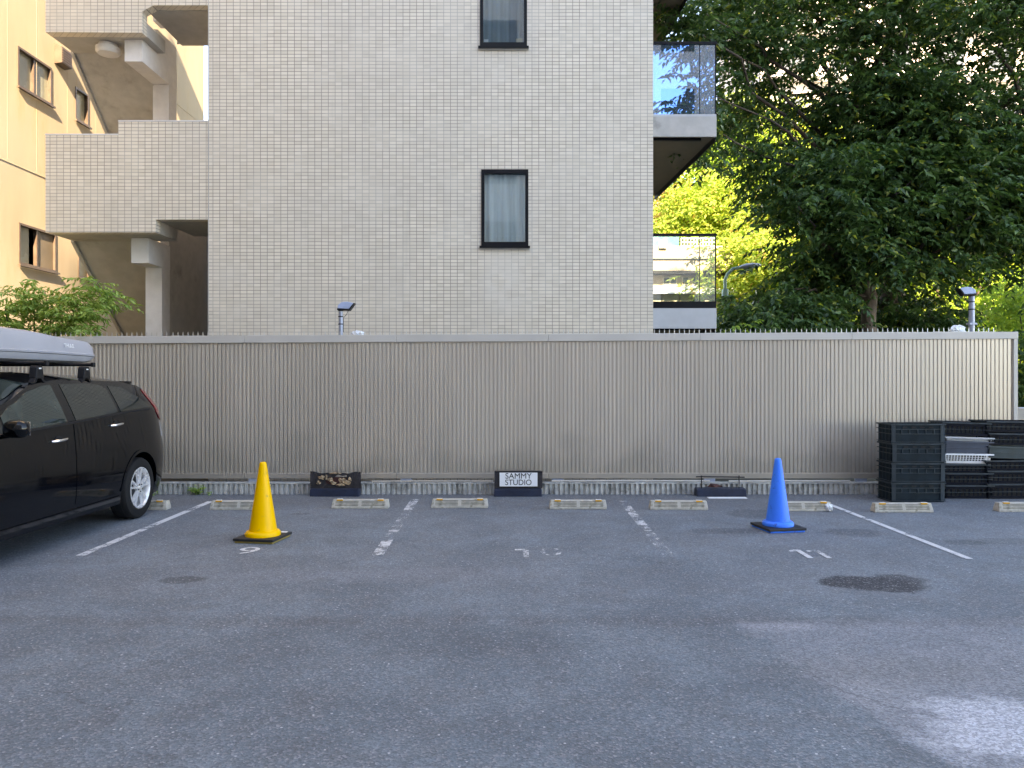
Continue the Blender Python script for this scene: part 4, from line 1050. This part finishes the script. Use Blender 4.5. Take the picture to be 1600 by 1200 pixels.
# ------------------------------------------------------------------ post lights and bags at the fence
def postlight(px, pytop, side, label, hl, y=10.32, r=.030):
    x = X(px, y); zt = Z(pytop, y)
    t = thing('post_light', label, 'light', (x, y, 0), 'hooded lights on steel posts behind the fence')
    q = MB(); q.tube([(0, 0, 0), (0, 0, zt)], r, 16); po = q.build('post', M_galv, t, smooth=True, world=False, ang=60)
    for zz in (zt-.1, zt-.02, zt-.20): MB().lathe([(r+.001, zz), (r+.005, zz+.002), (r+.005, zz+.012), (r+.001, zz+.014)], (0, 0, 0), 16, cap=False).build('band', M_trim, po, world=False)
    q = MB(); s = side
    q.prism([(-s*.035, zt+.015), (s*.12, zt+.005), (s*.185, zt+.085), (s*.10, zt+.105), (s*.02, zt+.10), (-s*.03, zt+.06)], -.05, .05, 'y')
    hd_ = q.build('lamp_hood', M_lampblue, t, world=False, bevel=.008)
    q = MB(); q.prism([(-s*.04, zt-.008), (s*.125, zt-.012), (s*.195, zt+.085), (s*.18, zt+.085), (s*.118, zt+.004), (-s*.04, zt+.0145)], -.053, .053, 'y'); q.build('lamp_lens', M_trim, hd_, world=False)
    q = MB(); q.tube([(s*.10, 0, zt-.01), (s*.08, 0, zt-.06), (s*.035, 0, zt-.11), (s*.035, .0, zt-.3)], .004, 6); q.build('cable', M_trim, t, world=False)
    # clamp and small spotlight at fence level
    MB().box(-.05, .05, -.045, .045, zt-.40, zt-.375).build('clamp', M_galv, t, world=False)
    return t
postlight(532.5, 484, 1, 'hooded light on a short steel post in front of the tiled wall', 1)
postlight(1518, 461, -1, 'taller hooded light on a steel post near the fence end', 1, r=.037)
bag('plastic_bag', (X(559, 10.27), 10.27, 2.10), .065, 'pale crumpled plastic sheet on the fence top beside the left post light', (1.3, .5, .7), 3)
bag('plastic_bag', (X(1497, 10.27), 10.27, 2.15), .09, 'pale plastic wrapped bundle on the fence top beside the right post light', (1.1, .5, .75), 5)

# street lamp
ly = 20.0
t = thing('street_lamp', 'pale green street lamp with oval head among the sunlit trees', 'street lamp', (X(1133, ly), ly, 0))
zt = Z(437, ly)
q = MB(); q.tube([(0, 0, 0), (0, 0, Z(452, ly))], .085, 14); q.tube([(0, 0, Z(452, ly)), (0, 0, zt), (.06, 0, zt+.14), (.2, 0, zt+.28), (.42, 0, zt+.32)], .042, 12); q.build('post', M_lampgreen, t, smooth=True, world=False, ang=60)
for py in (466, 472): MB().lathe([(.087, Z(py, ly)), (.1, Z(py, ly)+.01), (.1, Z(py, ly)+.05), (.087, Z(py, ly)+.06)], seg=14, cap=False).build('band', M_trim, t, world=False)
q = MB(); n = 12
prof = [(.33, .01), (.42, .05), (.55, .085), (.70, .085), (.84, .06), (.93, .02)]
q.lathe([(max(.004, r), x) for x, r in prof], (0, 0, 0), 16, 'x'); q.v = [(v[0], v[1]*1.7, zt+.33+(v[0]-.4)*.10+v[2]*.9) for v in q.v]
q.build('lamp_head', M_galv, t, smooth=True, world=False, ang=60)

# ------------------------------------------------------------------ foliage
def leaves(name, base, dirs, length, width, m, parent=None, fold=.12):
    N = len(base); d = dirs/np.linalg.norm(dirs, axis=1, keepdims=True)
    up = rng.normal(0, .45, (N, 3)); up[:, 2] += 1.0
    s = np.cross(d, up); s /= np.linalg.norm(s, axis=1, keepdims=True)+1e-9; nn = np.cross(s, d)
    L = (length*rng.uniform(.7, 1.25, N))[:, None]; W = (width*rng.uniform(.75, 1.2, N))[:, None]
    v = np.empty((N, 4, 3)); v[:, 0] = base; v[:, 1] = base+d*L*.45+s*W*.5+nn*W*fold*2; v[:, 2] = base+d*L-nn*L*.12; v[:, 3] = base+d*L*.45-s*W*.5+nn*W*fold*2
    off = np.array([0., 0, 0])
    me = bpy.data.meshes.new(name); me.vertices.add(N*4); me.vertices.foreach_set('co', v.reshape(-1))
    idx = np.arange(N)[:, None]*4; tri = np.concatenate([idx+0, idx+1, idx+2, idx+0, idx+2, idx+3], 1).reshape(-1)
    me.loops.add(N*6); me.loops.foreach_set('vertex_index', tri.astype(np.int32))
    me.polygons.add(N*2); me.polygons.foreach_set('loop_start', (np.arange(N*2)*3).astype(np.int32)); me.polygons.foreach_set('loop_total', np.full(N*2, 3, np.int32))
    me.update(calc_edges=True); me.validate(); me.materials.append(m)
    o = bpy.data.objects.new(name, me); link(o, parent); return o
def sprays(centers, rad, ntw, nl, tl, droop=.25, flat=.5, outc=None):
    """leafy twigs round each centre; returns leaf bases and directions"""
    Bs, Ds = [], []
    for c in centers:
        for _ in range(ntw):
            a = rng.uniform(0, 2*math.pi); h = np.array([math.cos(a), math.sin(a), rng.normal(-droop, .25)])
            if outc is not None:
                o_ = c-outc; o_ = o_/(np.linalg.norm(o_)+1e-6); h = h*.8+np.array([o_[0], o_[1], o_[2]*.3])*.6
            h /= np.linalg.norm(h)
            p0 = c+rng.normal(0, 1, 3)*np.array([rad, rad, rad*flat])
            ts = np.linspace(.1, 1, nl)*tl*rng.uniform(.6, 1.2)
            side = np.cross(h, [0, 0, 1.]); side /= np.linalg.norm(side)+1e-6
            sg = np.where(np.arange(nl) % 2 == 0, 1., -1.)
            b = p0+h*ts[:, None]-np.array([0, 0, 1.])*(ts**2)[:, None]*.35
            d = h*.6+side*sg[:, None]*.8+rng.normal(0, .25, (nl, 3)); d[:, 2] -= .35
            Bs.append(b); Ds.append(d)
    return np.concatenate(Bs), np.concatenate(Ds)
def poly_in(px, py, poly):
    ins = False; n = len(poly); j = n-1
    for i in range(n):
        if (poly[i][1] > py) != (poly[j][1] > py) and px < (poly[j][0]-poly[i][0])*(py-poly[i][1])/(poly[j][1]-poly[i][1])+poly[i][0]: ins = not ins
        j = i
    return ins
LM_near = leaf_mat('dark_cherry_leaf', (.026, .068, .026), (.088, .165, .045), .32, .40, (.30, .34, .06), .04)
LM_mid = leaf_mat('mid_green_leaf', (.035, .085, .02), (.09, .15, .03), .3, .5)
LM_lit = leaf_mat('yellow_green_leaf', (.20, .32, .06), (.44, .52, .11), .45, .6, (.55, .36, .12), .08)
LM_lit2 = leaf_mat('autumn_tinted_leaf', (.28, .36, .08), (.52, .50, .14), .45, .6, (.58, .30, .15), .28)
LM_lit3 = leaf_mat('fresh_green_leaf', (.16, .30, .06), (.38, .48, .08), .45, .6)
LM_shrub = leaf_mat('pale_shrub_leaf', (.16, .30, .07), (.38, .52, .15), .35, .45)

def limb(mb, a, b, r0, r1, wob=.12, n=6):
    a, b = Vector(a), Vector(b); pts = []
    for i in range(n+1):
        k = i/n; p = a.lerp(b, k); p += Vector((random.uniform(-1, 1), random.uniform(-1, 1), random.uniform(-.4, .4)))*wob*math.sin(math.pi*k)
        pts.append(p)
    mb.tube(pts, [r0+(r1-r0)*i/n for i in range(n+1)], 10); return pts
def near_tree(label, bx, by, fork, trunk_r, top, region, ncl, dmin, dmax, seed, lm, dens=None, ntw=7, tl=.62, nm='cherry_tree', leafL=.150, nl=12, extra=None):
    t = thing(nm, label, 'tree', (bx, by, 0), 'trees behind the fence')
    random.seed(seed); cs = []
    xs = [p[0] for p in region]; ys = [p[1] for p in region]
    while len(cs) < ncl:
        px, py = rng.uniform(min(xs), max(xs)), rng.uniform(min(ys), max(ys))
        if not poly_in(px, py, region): continue
        if dens and rng.uniform() > dens(px, py): continue
        y = rng.uniform(dmin, dmax); cs.append(np.array(P(px, py, y)))
    ne = 0
    if extra:
        for reg2, n2, d0, d1 in extra:
            c0 = len(cs)
            while len(cs) < c0+n2:
                px, py = rng.uniform(1000, 1200), rng.uniform(-40, 300)
                if poly_in(px, py, reg2): cs.append(np.array(P(px, py, rng.uniform(d0, d1)))); ne += 1
    cs = np.array(cs)
    mb = MB(); F_ = Vector(fork)
    limb(mb, (bx, by, 0), F_, trunk_r, trunk_r*.72, .06)
    if top: limb(mb, F_, top, trunk_r*.7, trunk_r*.25, .25, 8)
    mb.build('trunk', M_trunk, t, smooth=True, ang=60)
    br = MB(); pick = list(rng.choice(len(cs)-ne, min(24, len(cs)-ne), replace=False))+list(range(len(cs)-ne, len(cs), 14))
    for k in pick:
        c = Vector(cs[k]); st_ = F_ if not top else F_.lerp(Vector(top), random.uniform(0, .9)); 
        if c.z < st_.z-.5: st_ = F_
        pts = limb(br, st_, c, trunk_r*.24, .008, .3, 8)
    br.build('limbs', M_bark, t, smooth=True, ang=60)
    ctr = np.array([F_.x, F_.y, cs[:, 2].mean()])
    b, d = sprays(cs[:len(cs)-ne], .36, ntw, nl, tl, flat=.28, outc=ctr)
    if ne:
        b2, d2 = sprays(cs[len(cs)-ne:], .15, 3, nl, .5, outc=ctr); b = np.concatenate([b, b2]); d = np.concatenate([d, d2])
    leaves('crown', b, d, leafL, leafL*.46, lm, t)
    return t
def gapdens(px, py):
    g_ = 1.0
    for gx, gy, rx, ry, k in ((1265, 125, 70, 50, .85), (1490, 80, 90, 50, .75), (1560, 120, 60, 40, .75), (1100, 190, 40, 40, .4), (1300, 40, 60, 25, .3), (1250, 190, 40, 30, .7), (1500, 430, 60, 50, .6), (1575, 450, 50, 70, .93), (1420, 440, 60, 50, .45), (1300, 470, 60, 40, .55), (1075, 110, 45, 70, .6), (1160, 130, 40, 60, .5), (1180, 250, 60, 50, .6), (1160, 420, 60, 45, 1.0), (1200, 400, 40, 40, .9), (1358, 475, 34, 45, .97), (1450, 290, 40, 40, .3), (1330, 260, 50, 30, .4), (1575, 200, 40, 40, .4)):
        e = ((px-gx)/rx)**2+((py-gy)/ry)**2
        if e < 1.6: g_ *= 1-k*math.exp(-e*.8)
    return g_
near_tree('dark leafy tree whose forked bare trunk shows above the fence', X(1352, 14.2), 14.2, P(1360, 462, 14.2), .17, P(1325, 380, 14.4),
          [(1205, 300), (1300, 235), (1600, 215), (1640, 420), (1560, 470), (1470, 430), (1380, 420), (1330, 440), (1250, 500), (1165, 515), (1140, 500), (1200, 440), (1262, 400), (1290, 350)], 370, 13.4, 15.6, 3, LM_near, gapdens)
near_tree('tallest dark tree with crown filling the upper right', X(1395, 16.2), 16.2, P(1390, 330, 16.2), .27, P(1385, -40, 16.2),
          [(1075, -50), (1120, 20), (1060, 60), (1140, 90), (1120, 160), (1130, 240), (1190, 265), (1215, 330), (1300, 340), (1470, 330), (1470, -60)], 500, 14.4, 17.4, 5, LM_near, gapdens,
          extra=[([(1025, 8), (1060, -10), (1130, 0), (1125, 62), (1070, 55)], 32, 13.2, 14.2), ([(1035, 165), (1120, 120), (1125, 240), (1050, 245)], 20, 12.9, 13.8), ([(1040, 95), (1120, 85), (1120, 150), (1060, 150)], 5, 13, 14)])
near_tree('dark tree at the right picture edge with thick upright trunk', X(1660, 15.4), 15.4, P(1625, 330, 15.4), .25, P(1592, -40, 15.4),
          [(1430, -60), (1430, 340), (1640, 380), (1700, 300), (1700, -60)], 390, 14.0, 17.0, 8, LM_near, gapdens)
# understorey
def shrub(label, px0, px1, py0, py1, y0, y1, ncl, lm, nm='shrub', leafL=.13, ntw=6, nl=11):
    cs = np.array([P(rng.uniform(px0, px1), rng.uniform(py0, py1), rng.uniform(y0, y1)) for _ in range(ncl)])
    c = cs.mean(0); t = thing(nm, label, 'shrub', (c[0], c[1], 0), 'shrubs behind the fence')
    br = MB()
    for k in range(6): limb(br, (c[0]+random.uniform(-.2, .2), c[1], 0), cs[k*3 % len(cs)], .035, .008, .1, 5)
    br.build('stems', M_bark, t)
    b, d = sprays(cs, .22, ntw, nl, .45); leaves('foliage', b, d, leafL, leafL*.45, lm, t); return t
shrub('dark green bushy shrub right of the lit balcony, low behind the fence', 1165, 1290, 470, 530, 12.6, 14.6, 85, LM_near)
shrub('dark shrub behind the bare forked trunk', 1290, 1440, 440, 560, 15.5, 17.5, 130, LM_near)
shrub('dark shrub left of the taller post light', 1400, 1500, 485, 560, 14.6, 16.6, 90, LM_near)
shrub('dark shrub past the fence end at the right edge', 1585, 1700, 520, 680, 11.6, 13.2, 80, LM_near)
shrub('yellowish shrub right of the post light, catching light', 1540, 1680, 440, 530, 17, 19, 60, LM_lit3)
shrub('small pale yellow plant peeping over the fence by the balcony', 1112, 1165, 514, 530, 12.0, 12.8, 10, LM_lit3, leafL=.09)

def far_tree(label, cx, cy, zc, rx, ry, rz_, ncl, lm, leafL=.2, nm='sunlit_tree', rad=.45, ntw=8, nl=9):
    t = thing(nm, label, 'tree', (cx, cy, 0), 'sunlit trees in the background')
    cs = []
    while len(cs) < ncl:
        p = rng.uniform(-1, 1, 3); r = np.linalg.norm(p)
        if r > 1 or r < .55: continue
        p = p*(1+.12*math.sin(p[0]*7+p[2]*5)); cs.append(np.array([cx+p[0]*rx, cy+p[1]*ry, zc+p[2]*rz_]))
    cs = np.array(cs); mb = MB(); limb(mb, (cx, cy, 0), (cx, cy, zc), .28, .12, .15)
    for k in range(10): limb(mb, (cx, cy, zc-rz_*.5), cs[k], .10, .02, .3)
    mb.build('trunk', M_bark, t, smooth=True, ang=60)
    b, d = sprays(cs, rad, ntw, nl, .8, outc=np.array([cx, cy, zc])); leaves('crown', b, d, leafL, leafL*.55, lm, t); return t
far_tree('sunlit yellow green tree filling the gap right of the balcony', X(1175, 30), 34, 6.4, 3.5, 2.6, 4.0, 430, LM_lit)
far_tree('autumn tinted sunlit tree behind the beige house', X(1075, 35), 38, 7.4, 3.2, 2.6, 4.4, 330, LM_lit2)
far_tree('fresh green sunlit tree rising between balcony and dark crown', X(1175, 33), 37, 9.5, 3.0, 2.6, 5.0, 380, LM_lit3)
far_tree('broad sunlit tree low behind the street lamp', X(1235, 25.5), 26.5, 4.0, 2.6, 1.6, 2.9, 330, LM_lit, .18)
far_tree('sunlit tree behind the forked trunk', X(1330, 30), 31, 6.0, 4.2, 2.6, 5.5, 430, LM_lit)
far_tree('sunlit tree behind the taller post light', X(1500, 29), 30, 5.0, 4.2, 2.6, 5.0, 430, LM_lit3)
far_tree('tall sunlit tree high behind the dark crown, left', X(1215, 40), 41, 12.6, 3.8, 2.6, 4.2, 380, LM_lit, .22)
far_tree('tall sunlit tree high behind the dark crown, middle', X(1400, 42), 43, 12.0, 4.6, 2.6, 4.4, 380, LM_lit3, .22)
far_tree('tall sunlit tree high behind the dark crown, right', X(1580, 40), 41, 11.0, 4.0, 2.6, 4.4, 340, LM_lit, .22)
far_tree('sunlit tree at the far right edge', X(1640, 30), 31, 5.0, 3.5, 2.6, 5.5, 330, LM_lit)

# pale shrub at the left, in front of the stair tower
def left_shrub():
    cs = []
    reg = [(-60, 470), (0, 462), (40, 438), (90, 440), (120, 450), (165, 440), (185, 470), (165, 500), (150, 530), (120, 545), (-60, 560)]
    while len(cs) < 85:
        px, py = rng.uniform(-60, 185), rng.uniform(430, 560)
        if poly_in(px, py, reg): cs.append(np.array(P(px, py, rng.uniform(10.5, 11.05))))
    cs = np.array(cs); c = cs.mean(0); t = thing('leafy_shrub', 'pale green leafy shrub behind the fence above the roof box', 'shrub', (c[0], 10.8, 0), 'shrubs behind the fence')
    br = MB()
    for k in range(12): limb(br, (c[0]+random.uniform(-.3, .3), 10.8, 0), cs[k*5], .03, .006, .12, 6)
    br.build('stems', M_bark, t)
    b, d = sprays(cs, .10, 6, 13, .32, droop=.1); leaves('foliage', b, d, .10, .030, LM_shrub, t)
left_shrub()
def weed(px, py, r, n, label):
    y = 9.95; c = np.array(P(px, py, y)); t = thing('weed', label, 'weed', (c[0], y, 0))
    cs = c+rng.normal(0, 1, (n, 3))*np.array([r, .02, r*.4]); b, d = sprays(cs, .015, 3, 5, .07, droop=-.3); b[:, 2] = np.maximum(b[:, 2], .01); b[:, 1] = np.minimum(b[:, 1], 9.97)
    leaves('foliage', b, d, .035, .02, LM_shrub, t)
    return t
weed(308, 767, .06, 12, 'bright green weed at the foot of the kerb left of the yellow cone')
weed(236, 772, .05, 4, 'tiny weed at the kerb just behind the car')
